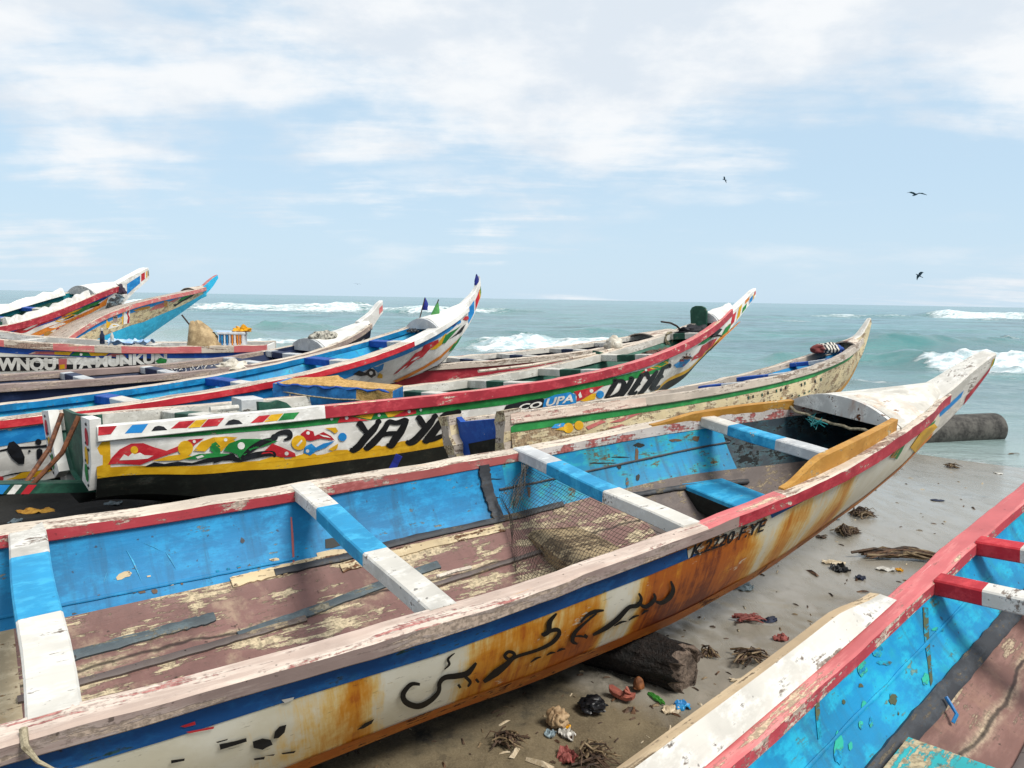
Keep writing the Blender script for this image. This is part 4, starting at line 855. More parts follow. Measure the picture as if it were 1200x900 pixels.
# ---- cream flaking boat in the middle
CB = Boat('fishing_pirogue', 'shorter pirogue of flaking cream paint, blue inside, its blocky blue stern against the near boat', (.820227, .04749, -.185, 2.1616, 7.8943, -.82512),
    fit_tab(.5, 3.35, 3.65, (.01434, .00147), .52, .64, .72, [(2.2, -.52), (2.77, -.365), (3.26, -.081), (3.555, .19)]), -3.3, 3.36, rw=.08, rh=.075)
B = CB; B.make_hull(M['old_cream'], M['old_cream'], 90)
B.strip(-3.3, 2.7, const(.13), lambda u: .225-.0*u, M['green'], n=70, lay=1); B.strip(-3.3, 3.2, const(.86), const(1.0), M['ochre'], n=60, lay=1)
q3 = lambda L: [(560+x/3.3333, 320+y/3.3333) for x, y in L]
B.polypx([q3([(285, 605), (300, 590), (335, 585), (345, 596), (310, 606)])], M['skyblue'], 2); B.polypx([q3(disc((352, 605), 20)), q3(disc((393, 595), 18)), q3([(300, 612), (330, 600), (340, 616)])], M['yellow'], 2)
B.polypx([q3([(420, 600), (480, 575), (500, 580), (430, 612)]), q3([(510, 585), (590, 555), (640, 545), (560, 580)]), q3([(505, 605), (560, 590), (600, 600), (540, 606)])], M['red_dull'], 2)
q8 = lambda L: [(780+x/4.615, 370+y/4.615) for x, y in L]
for i in range(16):
    if i in (2, 5, 6, 10, 13): continue
    x = 830-i*26+random.uniform(-5, 5); y = 345+i*6.6+random.uniform(-3, 3); B.polypx([q8([(x, y-6), (x+7, y-9), (x+9, y+8), (x+2, y+9)])], M['tar'] if i % 3 else M['dkgreen'], 2)
for i in range(14):
    x = 800-i*31+random.random()*8; y = 395+i*7.2+random.random()*14; B.polypx([q8([(x, y), (x+9, y-3), (x+11, y+5), (x+3, y+7)])], M[random.choice(['tar', 'rusty', 'ochre', 'dkgreen'])], 3)
B.end_hull(); B.make_inner(M['blue'], M['grey_strip'], u1=3.25)
B.gunwale(-1, lambda u: M['wood_grey'] if u > -2.2 else M['cream_top'], lambda u: M['wood_grey'] if u > -1.9 else M['pink_cream'], M['wood_grey'], n=90, jit=.005); B.gunwale(1, M['cream_top'], M['cream_top'], M['wood_grey'], n=80, jit=.006)
for u, p in ((-2.4, [(.5, 'dblue'), (1, 'white')]), (-1., [(.3, 'white'), (.6, 'dblue'), (1, 'white')]), (.25, [(.35, 'dblue'), (1, 'grey_white')]), (1.0, [(.5, 'dblue'), (1, 'grey_white')]), (2.05, [(.42, 'dblue'), (.8, 'grey_white'), (1, 'dblue')])):
    B.thwart(u, [(f, M[m]) for f, m in p], wid=.12, th=.05, yf=float(B.b(u))-.07, drop=.03)
B.foredeck(2.86, 3.4, .06, .03, M['cream_top'])
mb, tb = B.prow([(3.05, .22, -.18, .075, .02), (3.35, .27, .0, .06, .03), (3.6, .38, .22, .045, .035), (3.78, .475, .40, .032, .03)], M['white'], M['old_cream']); mb.build('prow', B.e, 30)
b0, z0, c0, cz0, k0 = [float(f(-3.3)) for f in (B.b, B.z, B.cb, B.cz, B.kz)]
t = MB(); t.loft([[np.array([u, y, z]) for y, z in ((b0*.72, z0+.01), (b0*.6, z0-.03), (-b0*.6, z0-.03), (-b0*.72, z0+.01), (-c0*.9, cz0), (0, k0), (c0*.9, cz0))] for u in (-3.27, -3.22)], M['dblue'])
t.add([(-3.2735, y, z) for y, z in ((.17, z0-.20), (-.16, z0-.17), (-.14, z0-.36), (.15, z0-.38))], [(0, 1, 2, 3)], M['tar']); t.build('transom', B.e, 30)
for sd in (-1, 1):
    t = MB(); rings = []
    for i, f in enumerate(np.linspace(0, 1, 9)):
        y = b0*(1-f)+c0*f; z = z0+.03+(cz0-z0)*f; w_ = .055+.012*math.sin(i*2.3+sd); j = .012*math.sin(i*1.7)
        rings.append([np.array([-3.36+j, sd*(y+.015), z]), np.array([-3.36+j, sd*(y-w_*1.5), z]), np.array([-3.345, sd*(y-w_*1.7), z]), np.array([-3.20, sd*(y-w_*1.4), z]), np.array([-3.20, sd*(y+.017), z])])
    t.loft(rings, lambda i, j: M['wood_grey'] if (i+j) % 3 else M['old_cream']); t.build('stern_post', B.e, 40)
    for f in (.4, .62): t2 = None
# ---- white and red railed boat with upswept bow
WB = Boat('fishing_pirogue', 'white and blue pirogue with red rail stripe and upswept white bow under a blue pennant', (.742965, .11436, -.02321, -2.774, 8.04825, -.85858),
    fit_tab(.6, 3.24, 7., (.02551, .00236), .50, .62, .68, [(1.75, -.44), (2.1, -.41), (2.62, -.333), (3.14, .01), (3.3, .18)], zend=.39), -4.6, 3.2, rw=.085, rh=.07)
B = WB; B.make_hull(W, M['tar'], 100)
B.strip(-4.6, 2.9, const(.14), lambda u: .36-.10*smooth(.5, 2.5, u), M['skyblue'], n=80, lay=1)
B.strip(-4.6, 1., lambda u: .42+.02*np.sin(u*14), lambda u: .46+.03*np.sin(u*9+1), bk, n=160, lay=1); B.strip(-4.6, 1., lambda u: .80+.02*np.sin(u*14), lambda u: .83+.03*np.sin(u*9+1), bk, n=160, lay=1)
q63 = lambda L: [(x/6, 420+y/6) for x, y in L]
B.polypx([q63([(45, 640), (60, 590), (95, 580), (140, 620), (172, 690), (168, 740), (130, 740), (80, 700)]), q63(disc((268, 586), 22)), q63([(255, 640), (275, 630), (296, 640), (300, 700), (275, 725), (258, 700)]), q63(disc((205, 650), 9))], bk, 3)
B.polypx([q63([(40, 850), (90, 835), (150, 800), (215, 790), (240, 810), (260, 790), (330, 770), (360, 785), (250, 830), (120, 845)])], M['yellow'], 3); B.polypx([q63(disc((5, 842), 18))], M['red'], 4)
q5 = lambda L: [(360+x/5.4545, 310+y/5.4545) for x, y in L]
B.polypx([q5([(545, 705), (600, 655), (650, 612), (690, 565), (730, 545), (745, 515), (790, 495), (836, 478), (838, 500), (780, 540), (735, 590), (690, 610), (640, 655)])], M['red'], 3); B.polypx([q5([(655, 618), (690, 590), (720, 585), (690, 605)]), q5([(560, 700), (620, 650), (640, 640), (600, 680)])], W, 4)
B.polypx([q5([(780, 545), (830, 505), (880, 440), (905, 455), (870, 500), (820, 540)])], M['yellow'], 3); B.polypx([q5([(858, 505), (880, 452), (910, 432), (950, 410), (985, 385), (950, 420), (905, 470), (880, 500)])], M['green'], 4); B.polypx([q5([(900, 480), (950, 440), (985, 400), (1010, 380), (985, 430), (930, 462)])], bk, 4)
B.polypx([q5([(545, 745), (640, 700), (740, 650), (850, 580), (960, 480), (940, 510), (850, 600), (740, 668), (640, 720), (575, 750)])], M['orange'], 3)
B.polypx([q5([(620, 735), (680, 705), (720, 690), (740, 700), (690, 745)]), q5([(780, 650), (830, 610), (860, 600), (820, 660)])], M['grey_white'], 2); B.polypx([q5([(900, 560), (930, 510), (975, 470), (960, 505), (925, 545)])], M['green'], 4)
B.polypx([q5([(290, 700), (330, 675), (370, 690), (400, 660), (430, 672), (438, 705), (410, 722), (380, 705), (340, 712)])], bk, 3); B.polypx([q5(disc((405, 690), 12))], W, 4); B.polypx([q5([(415, 655), (450, 650), (490, 630), (480, 670), (450, 690)])], M['skyblue'], 3); B.polypx([q5([(445, 720), (460, 690), (480, 700), (478, 725)])], M['yellow'], 4)
for x, y, m in ((690, 495, 'skyblue'), (752, 468, 'red'), (800, 440, 'black'), (838, 428, 'green'), (890, 395, 'skyblue'), (928, 385, 'dblue'), (962, 368, 'skyblue'), (1012, 345, 'red')): B.polypx([q5([(x-20, y+5), (x-5, y-14), (x+14, y-16), (x+20, y), (x+5, y+12)])], M[m], 3)
B.end_hull(); B.make_inner(M['cyan'], M['blue'], u1=3.0)
B.gunwale(-1, lambda u: M['cream_top'] if u < 1.8 else W, lambda u: M['red'] if u < 1.85 else W, W, n=110, rw=.19); B.gunwale(1, M['cream_top'], M['white'], M['blue'], n=110, rw=.10)
for u, p in ((-3., [(.5, 'dblue'), (1, 'white')]), (-1.3, [(.4, 'dblue'), (1, 'white')]), (-.18, [(.55, 'dblue'), (1, 'white')]), (1.03, [(.55, 'dblue'), (1, 'white')]), (1.9, [(.5, 'dblue'), (1, 'white')])):
    B.thwart(u, [(f, M[m]) for f, m in p], wid=.12, th=.08, yf=float(B.b(u))-.07, drop=.015)
B.foredeck(2.45, 3.2, .10, .05, M['white_clean'], wavy=.03); B.bulkhead(2.43, .10, M['grey_white'], low=.02)
mb, tb = B.prow([(3.0, .35, -.06, .06, .02), (3.2, .45, .10, .055, .03), (3.38, .56, .30, .045, .03), (3.48, .68, .46, .036, .03), (3.52, .76, .55, .028, .025)], W); hornstroke(mb, tb, [(.5, .75, .1, .6, .03)], M['red']); hornstroke(mb, tb, [(.8, .97, .0, .45, .02)], M['green']); hornstroke(mb, tb, [(.72, .82, .0, .5, .02)], M['yellow']); hornstroke(mb, tb, [(.28, .45, .1, .7, .03)], M['skyblue']); mb.build('prow', B.e, 30)
t = MB(); m_ = M['white']; B.transom(W)
# ---- navy boat with mauve rails
VB = Boat('fishing_pirogue', 'navy blue inside pirogue with mauve grey rails and white scribbled lettering, round white bow lump', (.82187, .06409, -.00707, -3.73227, 9.11223, -.84989),
    fit_tab(.6, 2.4, 7., (.03132, .00608), .52, .64, .68, [(1.3, -.40), (1.8, -.20), (2.3, .12)], zend=.33), -4.8, 2.38, rw=.08, rh=.075)
B = VB; B.make_hull(M['navy'], M['tar'], 70); B.end_hull()
g = MB()
R3 = random.Random(3)
for (xa, ya), (xb, yb_), n_ in (((184, 436.5), (256, 428), 14), ((303, 419.5), (350, 409.5), 11)):   # scribbled white letters on the inner far planks
    for i in range(n_):
        x = xa+(xb-xa)*i/n_; y = ya+(yb_-ya)*i/n_
        pts = [B.plane((x+R3.uniform(-1.5, 4.5), y+R3.uniform(-2.6, 2.6)), 1, .50) for _ in range(4)]; g.tube(pts, .006, M['white_clean'], 4)
B.make_inner(M['navy'], M['navy'], u1=2.1, post=lambda mb: mb.append(g))
B.gunwale(-1, lambda u: M['wood_mauve'] if u < .3 else M['cream_top'], M['wood_mauve'], M['navy'], n=80); B.gunwale(1, lambda u: M['wood_mauve'] if u < 1.0 else M['cream_top'], M['wood_mauve'], lambda u: M['wood_mauve'] if u < 1.0 else M['navy'], n=80)
for u in (-3.6, -2.4, -1.3, -.45, .55, 1.1): B.thwart(u, [(.18, M['grey_white']), (.55, M['navy']), (1, M['grey_white'])], wid=.11, th=.08, yf=float(B.b(u))-.07, drop=.01)
B.foredeck(1.45, 2.36, .09, .06, M['white_clean'], wavy=.05); B.bulkhead(1.43, .09, M['grey_white'], low=.06)
mb, tb = B.prow([(2.2, .36, .05, .06, .03), (2.4, .47, .25, .06, .04), (2.55, .60, .42, .055, .045), (2.6, .63, .46, .05, .04)], M['white_clean']); hornstroke(mb, tb, [(.6, .95, .2, .7, 0)], M['pink_top']); mb.build('prow', B.e, 30)
B.transom(M['navy'])
# ---- lettered white boat lying across
LB = Boat('fishing_pirogue', 'white pirogue with black lettering band below a cream pink rail, lying across the others', (1.40006, -.00214, .0, -5.31619, 11.22332, -.75003),
    fit_tab(.55, 8., 9., (.01998, -.0045), .62, .76, .7), -5.2, 1.72, rw=.10, rh=.10)
B = LB; B.make_hull(W, M['tar'], 60); B.strip(-5.2, 1.6, const(.14), const(.27), M['dblue'], n=60, lay=0)
q7h = lambda L: [(x/7.5, 320+y/7.5) for x, y in L]
B.polypx([q7h([(-20, 735), (300, 738), (660, 742), (1000, 742), (1400, 752), (1400, 800), (1000, 830), (600, 845), (200, 860), (-20, 865)])], bk, 1)
B.text('WNQU', (-3, 433), (66, 433), (0, -14), W, 3, .055); B.text('YA MUNKUN', (80, 432), (196, 424), (0, -12), W, 3, .055)
B.polypx([q7h([(515, 752), (590, 752), (585, 840), (520, 850)])], M['pink_top'], 2); B.polypx([q7h([(525, 805), (570, 800), (570, 838), (528, 842)])], M['yellow'], 3)
B.polypx([q7h([(480, 690), (640, 690), (610, 722), (480, 715)]), q7h([(780, 695), (960, 702), (930, 725), (800, 728)])], M['yellow'], 2); B.polypx([q7h([(615, 724), (660, 695), (720, 690), (770, 698), (805, 728)])], M['green'], 3); B.polypx([q7h(disc((715, 714), 12))], W, 4); B.polypx([q7h([(250, 712), (310, 688), (480, 690), (480, 716)]), q7h([(930, 732), (985, 708), (1080, 708), (1110, 735)])], M['red_dull'], 2)
B.polypx([[(182, 423), (188, 419), (196, 421), (195, 425), (186, 426)]], M['green'], 4)
B.end_hull(); B.make_inner(M['blue'], M['grey_strip'], u1=1.6)
B.gunwale(-1, M['cream_top'], lambda u: M['pink_top'] if math.sin(u*5.1)+math.sin(u*2.3+1) > -.5 else M['cream_top'], M['white'], n=80, jit=.006); B.gunwale(1, M['cream_top'], M['white'], M['white'], n=60)
for u in (-3.2, -1.6, 0., 1.1): B.thwart(u, [(1, M['white'])], drop=.02)
B.transom(W); B.transom(W, 1.7)
# ---- red railed boat with a white dome foredeck, far left
RB = Boat('fishing_pirogue', 'red railed pirogue with teal inside, white domed foredeck and a lettered white horn', (.24862, .20179, .03813, -13.14645, 19.77751, -.74301),
    fit_tab(.75, 4.25, 7., (.04353, -.00899), .95, 1.15, .62, [(2.3, -1.22), (2.75, -1.15), (3.4, -.9), (4.1, -.56)]), -4., 4.25, rw=.10, rh=.17)
B = RB; B.make_hull(W, M['tar'], 70); B.strip(-4, 3.9, const(.15), lambda u: .27-.05*smooth(2, 4, u), M['dblue'], n=60, lay=0)
B.polypx([q7h([(20, 575), (130, 510), (270, 452), (330, 425), (380, 432), (420, 398), (520, 370), (600, 350), (560, 385), (470, 415), (360, 450), (230, 520), (140, 540)])], M['red'], 2); B.polypx([q7h([(200, 500), (280, 462), (340, 442), (300, 470), (230, 500)])], W, 3)
B.polypx([q7h([(480, 425), (600, 350), (730, 300), (700, 345), (600, 395), (520, 430)])], M['yellow'], 2); B.polypx([q7h([(620, 360), (690, 330), (740, 290), (890, 235), (860, 270), (760, 320), (680, 365)])], M['green'], 3); B.polypx([q7h([(550, 415), (640, 370), (660, 376), (600, 400)]), q7h([(740, 330), (800, 290), (880, 265), (870, 285), (790, 310)])], bk, 3)
B.polypx([q7h([(190, 575), (400, 480), (600, 410), (800, 320), (930, 230), (950, 210), (930, 280), (800, 350), (600, 440), (420, 520), (260, 580)])], M['orange'], 2)
B.polypx([q7h([(285, 585), (400, 530), (395, 575), (330, 590)])], M['dblue'], 2); B.polypx([q7h(disc((430, 552), 50, 14, 42))], M['ochre'], 3); B.polypx([q7h([(480, 520), (500, 480), (600, 440), (680, 420), (640, 455), (560, 490)])], M['red_dark'], 3); B.polypx([q7h([(460, 590), (520, 535), (650, 510), (640, 525), (560, 560)])], M['dkgreen'], 3)
B.end_hull(); B.make_inner(M['dkgreen'], M['dkgreen'], u1=4.)
B.gunwale(-1, M['cream_top'], M['red_dark'], M['white'], n=60); B.gunwale(1, M['cream_top'], M['white'], paint('teal paint', '1c7f8a', '9aa09a', .1, .15), n=60)
for u in (-1.5, .2, 1.2): B.thwart(u, [(.4, M['dblue']), (1, M['white'])], wid=.16, th=.1, drop=.02)
B.foredeck(2.75, 4.2, .20, .10, M['white_clean'], wavy=.04); B.bulkhead(2.72, .21, M['grey_white'], low=.04)
mb, tb = B.prow([(3.7, .1, -.78, .10, .02), (4.2, .22, -.5, .12, .05), (4.8, .34, -.2, .12, .06), (5.35, .44, .02, .12, .08), (5.5, .44, .1, .1, .08)], W); hornstroke(mb, tb, [(.05, .2, .4, .9, .02)], M['ochre']); hornstroke(mb, tb, [(.35, .6, .25, .75, .02)], M['skyblue']); hornstroke(mb, tb, [(.62, .7, .3, .8, .02), (.84, .9, .3, .8, .02)], M['red']); hornstroke(mb, tb, [(.74, .8, .3, .8, .02)], M['yellow']); hornstroke(mb, tb, [(.92, .98, .3, .8, 0)], M['green']); mb.build('prow', B.e, 30)
# ---- cyan bottomed boat beyond it
YB = Boat('fishing_pirogue', 'cyan bottomed pirogue with a painted cream panel and pointed cyan stem, farthest toward the water', (.29984, .22099, -.19, -11.41446, 22.21481, -.45),
    fit_tab(.7, 3.72, 6., (-.0377, .0068), 1.05, 1.16, .5, [(.3, -1.14), (1.1, -.98), (2.2, -.76), (3.5, -.48)]), -2.8, 3.7, rw=.10, rh=.12)
B = YB; cy = paint('bright cyan paint', '2aa6cf', 'b5b5a5', .06, .08, '36b2d8', .3); B.make_hull(cy, cy, 60)
B.strip(-2.8, 3.5, lambda u: .20+0*u, lambda u: .52+.12*smooth(0, 3.4, u), M['old_cream'], n=60, lay=0); B.strip(-2.8, 3.6, const(.12), const(.21), M['skyblue'], n=50, lay=1)
q66 = lambda L: [(120+x/6.667, 320+y/6.667) for x, y in L]
B.polypx([q66([(30, 310), (165, 275), (160, 400), (30, 430)])], M['yellow'], 2)
B.polypx([q66([(40, 440), (60, 405), (85, 395), (115, 395), (135, 412)])], M['white_clean'], 3); B.polypx([q66(disc((98, 345), 19, 12, 42))], M['wood_mauve'], 4); B.polypx([q66([(78, 325), (82, 302), (100, 296), (116, 308), (117, 325), (98, 318)]), q66([(86, 345), (112, 345), (110, 352), (88, 352)])], bk, 5)
B.polypx([q66([(165, 290), (215, 280), (212, 390), (165, 400)])], M['white_clean'], 3); B.polypx([q66([(195, 290), (212, 285), (200, 320), (212, 345), (208, 390), (190, 392), (198, 350), (190, 320)])], M['red'], 4)
B.polypx([q66([(370, 295), (410, 252), (470, 232), (500, 222), (510, 248), (460, 275), (410, 282)]), q66([(520, 225), (580, 195), (600, 198), (560, 228)])], M['red_dull'], 3); B.polypx([q66([(240, 290), (300, 268), (370, 256), (370, 275), (260, 300)]), q66([(480, 215), (510, 218), (500, 262), (482, 258)])], M['ochre'], 3)
B.polypx([q66([(585, 225), (620, 190), (680, 165), (745, 135), (720, 165), (640, 205)])], M['green'], 3); B.polypx([q66([(550, 245), (580, 240), (600, 222), (690, 175), (735, 150), (700, 185), (620, 225), (565, 262)])], bk, 4)
B.end_hull(); B.make_inner(M['blue'], M['blue'], u1=3.5)
B.gunwale(-1, M['cream_top'], M['red_dull'], M['white'], n=50); B.gunwale(1, M['cream_top'], M['white'], M['white'], n=50); B.foredeck(-2.7, 2.88, .02, .05, M['wood_grey'], inset=.06); B.foredeck(2.9, 3.7, .12, .06, M['cream_top'])
mb, tb = B.prow([(3.4, -.16, -.50, .08, .02), (3.7, -.10, -.40, .09, .03), (4.1, .02, -.24, .08, .04), (4.42, .09, -.06, .07, .05), (4.5, .10, -.02, .06, .05)], M['red_dull'], cy); mb.build('prow', B.e, 30)
# ---- pale boat just beyond the green railed one
PB = Boat('fishing_pirogue', 'pale weathered pirogue with red lower rail, half hidden beyond the green railed boat', (.86, .015, -.02, -.9, 10.9, -.88),
    fit_tab(.55, 6., 4., (.008, .0005), .55, .68, .7), -1.6, 5.0, rw=.09, rh=.08)
B = PB; B.make_hull(M['red_dark'], M['tar'], 50); B.end_hull(); B.make_inner(M['navy'], M['grey_strip'], u1=4.9)
B.gunwale(-1, M['cream_top'], M['wood_grey'], M['white'], n=60, jit=.006); B.gunwale(1, M['cream_top'], M['wood_grey'], M['white'], n=60, jit=.006)
for u in (-.6, .35, 1.3, 2.4, 3.4): B.thwart(u, [(.4, M['white']), (.7, M['navy']), (1, M['white'])], wid=.12, th=.07, drop=.01)
B.transom(M['red_dark']); B.foredeck(4.2, 5., .06, .03, M['cream_top'])
# ---- boat at the lower right, cyan inside
DB = Boat('fishing_pirogue', 'pirogue with cyan inner planks, red rail and red tipped white beams, lower right corner', (.80691, .08509, -.04741, 1.57369, 1.89893, -1.00625),
    [pchip([-2.9, -1.5, .15, .5, .9, 1.7, 3, 4.6] if len(y) == 8 else [-2.9, -1.5, 0, 1.5, 3, 4.6], y) for y in ([.58, .65, .66, .66, .655, .625, .50, .12], [.11, .03, 0, .03, .10, .26], [.40, .47, .49, .46, .32, .05], [-.5, -.5, -.5, -.5, -.45, -.1], [-.60, -.60, -.60, -.60, -.56, -.16])], -2.9, 4.5, rw=pchip([-3, .1, .9, 4.6], [.066, .07, .078, .07]), rh=.05)
B = DB; B.make_hull(W, M['tar'], 60); B.end_hull()
_b2 = pchip([-2.9, 0, 2, 4.5], [.40, .455, .42, .04])
def DBin(u): b, z = B.b(u), B.z(u); return b-.05, z-.03, np.minimum(_b2(u), b-.05), -.235+0*u+.05*smooth(2, 4.5, u), -.42+0*u+.1*smooth(2, 4.5, u)
g = MB()
def dpatch(poly, m):
    V = [wallpoint(B, p, DBin) for p in poly]
    g.add(V, [tuple(t) for t in tessellate_polygon([[Vector((x, y, 0)) for x, y in poly]])], m)
R8 = random.Random(21); rst = paint('rust run on cyan', '4f5a40', '1191b0', .42, .4, '6a5a3a', 1.5); gre = paint('older green paint showing', '27b39a', '0f8fbd', .40, .1, '35bda5', 1.3)
z8 = lambda L: [(960+x/5, 720+y/5) for x, y in L]; z71 = lambda L: [(760+x/5, 720+y/5) for x, y in L]
dpatch(z8([(604, -40), (636, -40), (640, 120), (652, 260), (662, 400), (650, 420), (632, 280), (612, 120)]), rst); dpatch(z71([(970, 470), (996, 460), (1002, 600), (1010, 720), (990, 740), (978, 620)]), rst)
for x, y, w_, h_, m in ((430, 500, 50, 70, rst), (385, 285, 90, 26, rst), (240, 420, 30, 22, rst), (140, 515, 20, 30, rst), (620, 380, 40, 70, gre), (250, 320, 60, 90, gre), (340, 220, 60, 80, gre), (110, 790, 60, 200, gre), (180, 770, 26, 60, gre), (260, 540, 40, 60, gre), (240, 650, 30, 50, gre), (460, 580, 10, 16, rst), (300, 630, 24, 60, gre), (690, 90, 70, 24, gre)):
    dpatch(z8([(x+w_/2*math.cos(a)*(.75+.45*R8.random()), y+h_/2*math.sin(a)*(.75+.45*R8.random())) for a in np.linspace(0, 6.283, 15)[:-1]]), m)
B.make_inner(M['cyan'], M['floor_two'], u1=4.4, n=90, wf=DBin, post=lambda mb: mb.append(g))
B.gunwale(1, M['pink_top'], M['red_dark'], M['red_worn'], n=120); B.gunwale(-1, M['pink_top'], M['red_dark'], M['red_worn'], n=80)
for u in (1.0, .545, -1.6): B.thwart(u, [(.13, M['red']), (.85, M['white']), (1, M['red'])], wid=.085, th=.06, yf=float(B.b(u))-.07, drop=.0)
B.inner_strip('seam_batten', [(-1.3, .97), (-.4, .97), (.2, .99), (.85, 1.0), (2.2, 1.0)], .06, M['caulk'], 1, wf=DBin, th=.022, jit=.08, n=50)
B.inner_strip('seam_batten', [(-1., .50), (0, .52), (1, .53)], .010, M['cyan'], 1, wf=DBin, th=.006, jit=.4)
B.inner_strip('seam_batten', [(-1.3, 1.5), (-.4, 1.5), (1., 1.48)], .03, M['floor_dark'], 1, wf=DBin, th=.016)
# raised outer wash plank
mb = MB(); rings = []
for u in np.linspace(-2.9, .27, 40):
    b = float(B.b(u)); z = float(B.z(u)); h = .05*float(smooth(.28, -.1, u))+.02*float(smooth(0, -2., u))+.004
    rings.append([np.array([u, y, zz]) for y, zz in ((b+.017, z-.08), (b+.045, z-.08), (b+.060, z+h+.006), (b+.026, z+h+.010), (b-.030, z+.006), (b-.026, z+.0032), (b+.017, z+.0032))])
mb.loft(rings, lambda i, j: paint('tan worn plank edge', 'b59d7c', '7f6a50', .26, .35, 'c7b190', 1.4, st=.15) if j in (2,) else M['white']); mb.build('wash_plank', B.e, 30)
for u, m1, th_ in ((1.12, 'cyan', .03), (-.30, 'cream_strip', .035)):
    mb = MB(); mb.box((u, 0, -.205), ((0, 1, 0), (1, 0, 0), (0, 0, 1)), (.43, .11, th_/2), paint('worn turquoise bench paint', '2fa7ac', 'b7a888', .42, .2) if m1 == 'cream_strip' else M['cyan']); mb.build('bench', B.e)
B.transom(W)
# ------------------------------------------------------------------ loose things
def world_mb(): return MB()
def lump(name, c, size, mat, seed, label, cat, amp=.25, freq=2.2, rz=0., flat=.0, group=None, sub=4, parent=None, ridge=True, up=None):
    bm = bmesh.new(); bmesh.ops.create_icosphere(bm, subdivisions=sub, radius=1.); sz = np.array(size)/2
    o3 = Vector((seed*3.1, seed*1.7, seed*2.3))
    for v in bm.verts:
        p = v.co*freq; n = mnoise.fractal(p+o3, .9, 2.1, 4)
        if ridge: n = (abs(mnoise.noise(p*.9+o3*1.3))*2-.6)*.8+n*.5
        k = 1+amp*n; x, y, z = v.co*k
        if z < -flat: z = -flat+(z+flat)*.15
        v.co = (x*sz[0], y*sz[1], z*sz[2])
    me = bpy.data.meshes.new(name); bm.to_mesh(me); bm.free(); me.materials.append(mat)
    me.polygons.foreach_set('use_smooth', [True]*len(me.polygons)); me.set_sharp_from_angle(angle=math.radians(50))
    o = link(name, me, parent, label, cat, group); o.location = c; o.rotation_euler = (0, 0, rz); return o
def sheet(name, c, w, h, mat, seed, label, cat, amp=.03, rz=0., tilt=(0, 0), freq=2.5, group=None, th=.004, n=22, edge=.25, curl=0.):
    """crumpled flat scrap with a ragged outline and thickness"""
    random.seed(seed); V = []; F = []
    for i in range(n):
        for j in range(n):
            a = -1+2*i/(n-1); b = -1+2*j/(n-1); r = 1+edge*mnoise.noise(Vector((a*1.7+seed, b*1.7, seed*.7)))
            q = max(abs(a), abs(b)); s_ = (1-.22*(abs(a)*abs(b))**1.5)*r
            z = amp*(mnoise.fractal(Vector((a*freq+seed*2.2, b*freq, seed)), .8, 2., 4)+.9*abs(mnoise.noise(Vector((a*freq, b*freq+seed, 3.3)))))+curl*q*q
            V.append((a*w/2*s_, b*h/2*s_, z))
    m = n*n; V2 = [(x, y, z-th) for x, y, z in V]
    for i in range(n-1):
        for j in range(n-1):
            a = i*n+j; F.append((a, a+n, a+n+1, a+1)); F.append((m+a, m+a+1, m+a+n+1, m+a+n))
    bd = [(j, j+1) for j in range(n-1)]+[((n-1)*n+j+1, (n-1)*n+j) for j in range(n-1)]+[((i+1)*n, i*n) for i in range(n-1)]+[(i*n+n-1, (i+1)*n+n-1) for i in range(n-1)]
    for a, b in bd: F.append((a, b, m+b, m+a))
    g = MB(); g.add(V+V2, F, mat); o = g.build(name, None, 50, label=label, cat=cat, group=group); o.location = c; o.rotation_euler = (tilt[0], tilt[1], rz); return o
def strands(name, c, L, r, n, mat, seed, label, cat, rz=0., group=None, spread=.5, rad=.004, arch=.03, kinks=4):
    """a tangle or bundle of stalks"""
    R = random.Random(seed); g = MB()
    for k in range(n):
        a0 = R.gauss(0, spread); x0 = R.uniform(-.25, .1)*L*.6; y0 = R.gauss(0, r*.4); z0 = abs(R.gauss(0, r*.25))+.004; l = L*R.uniform(.45, 1.); pts = []
        for i in range(kinks+1):
            t = i/kinks; pts.append((x0-l*.4+l*t*math.cos(a0)+R.gauss(0, r*.10), y0+l*(t-.5)*math.sin(a0)+R.gauss(0, r*.12), max(.003, z0+arch*math.sin(math.pi*t)*R.random()+R.gauss(0, r*.06))))
        rr = rad*R.uniform(.6, 1.4); g.tube(pts, [rr, rr*1.1, rr, rr*.8, rr*.4][:kinks+1] if kinks == 4 else rr, mat if not isinstance(mat, list) else mat[k % len(mat)], 5)
    o = g.build(name, None, 50, label=label, cat=cat, group=group); o.location = c; o.rotation_euler = (0, 0, rz); return o
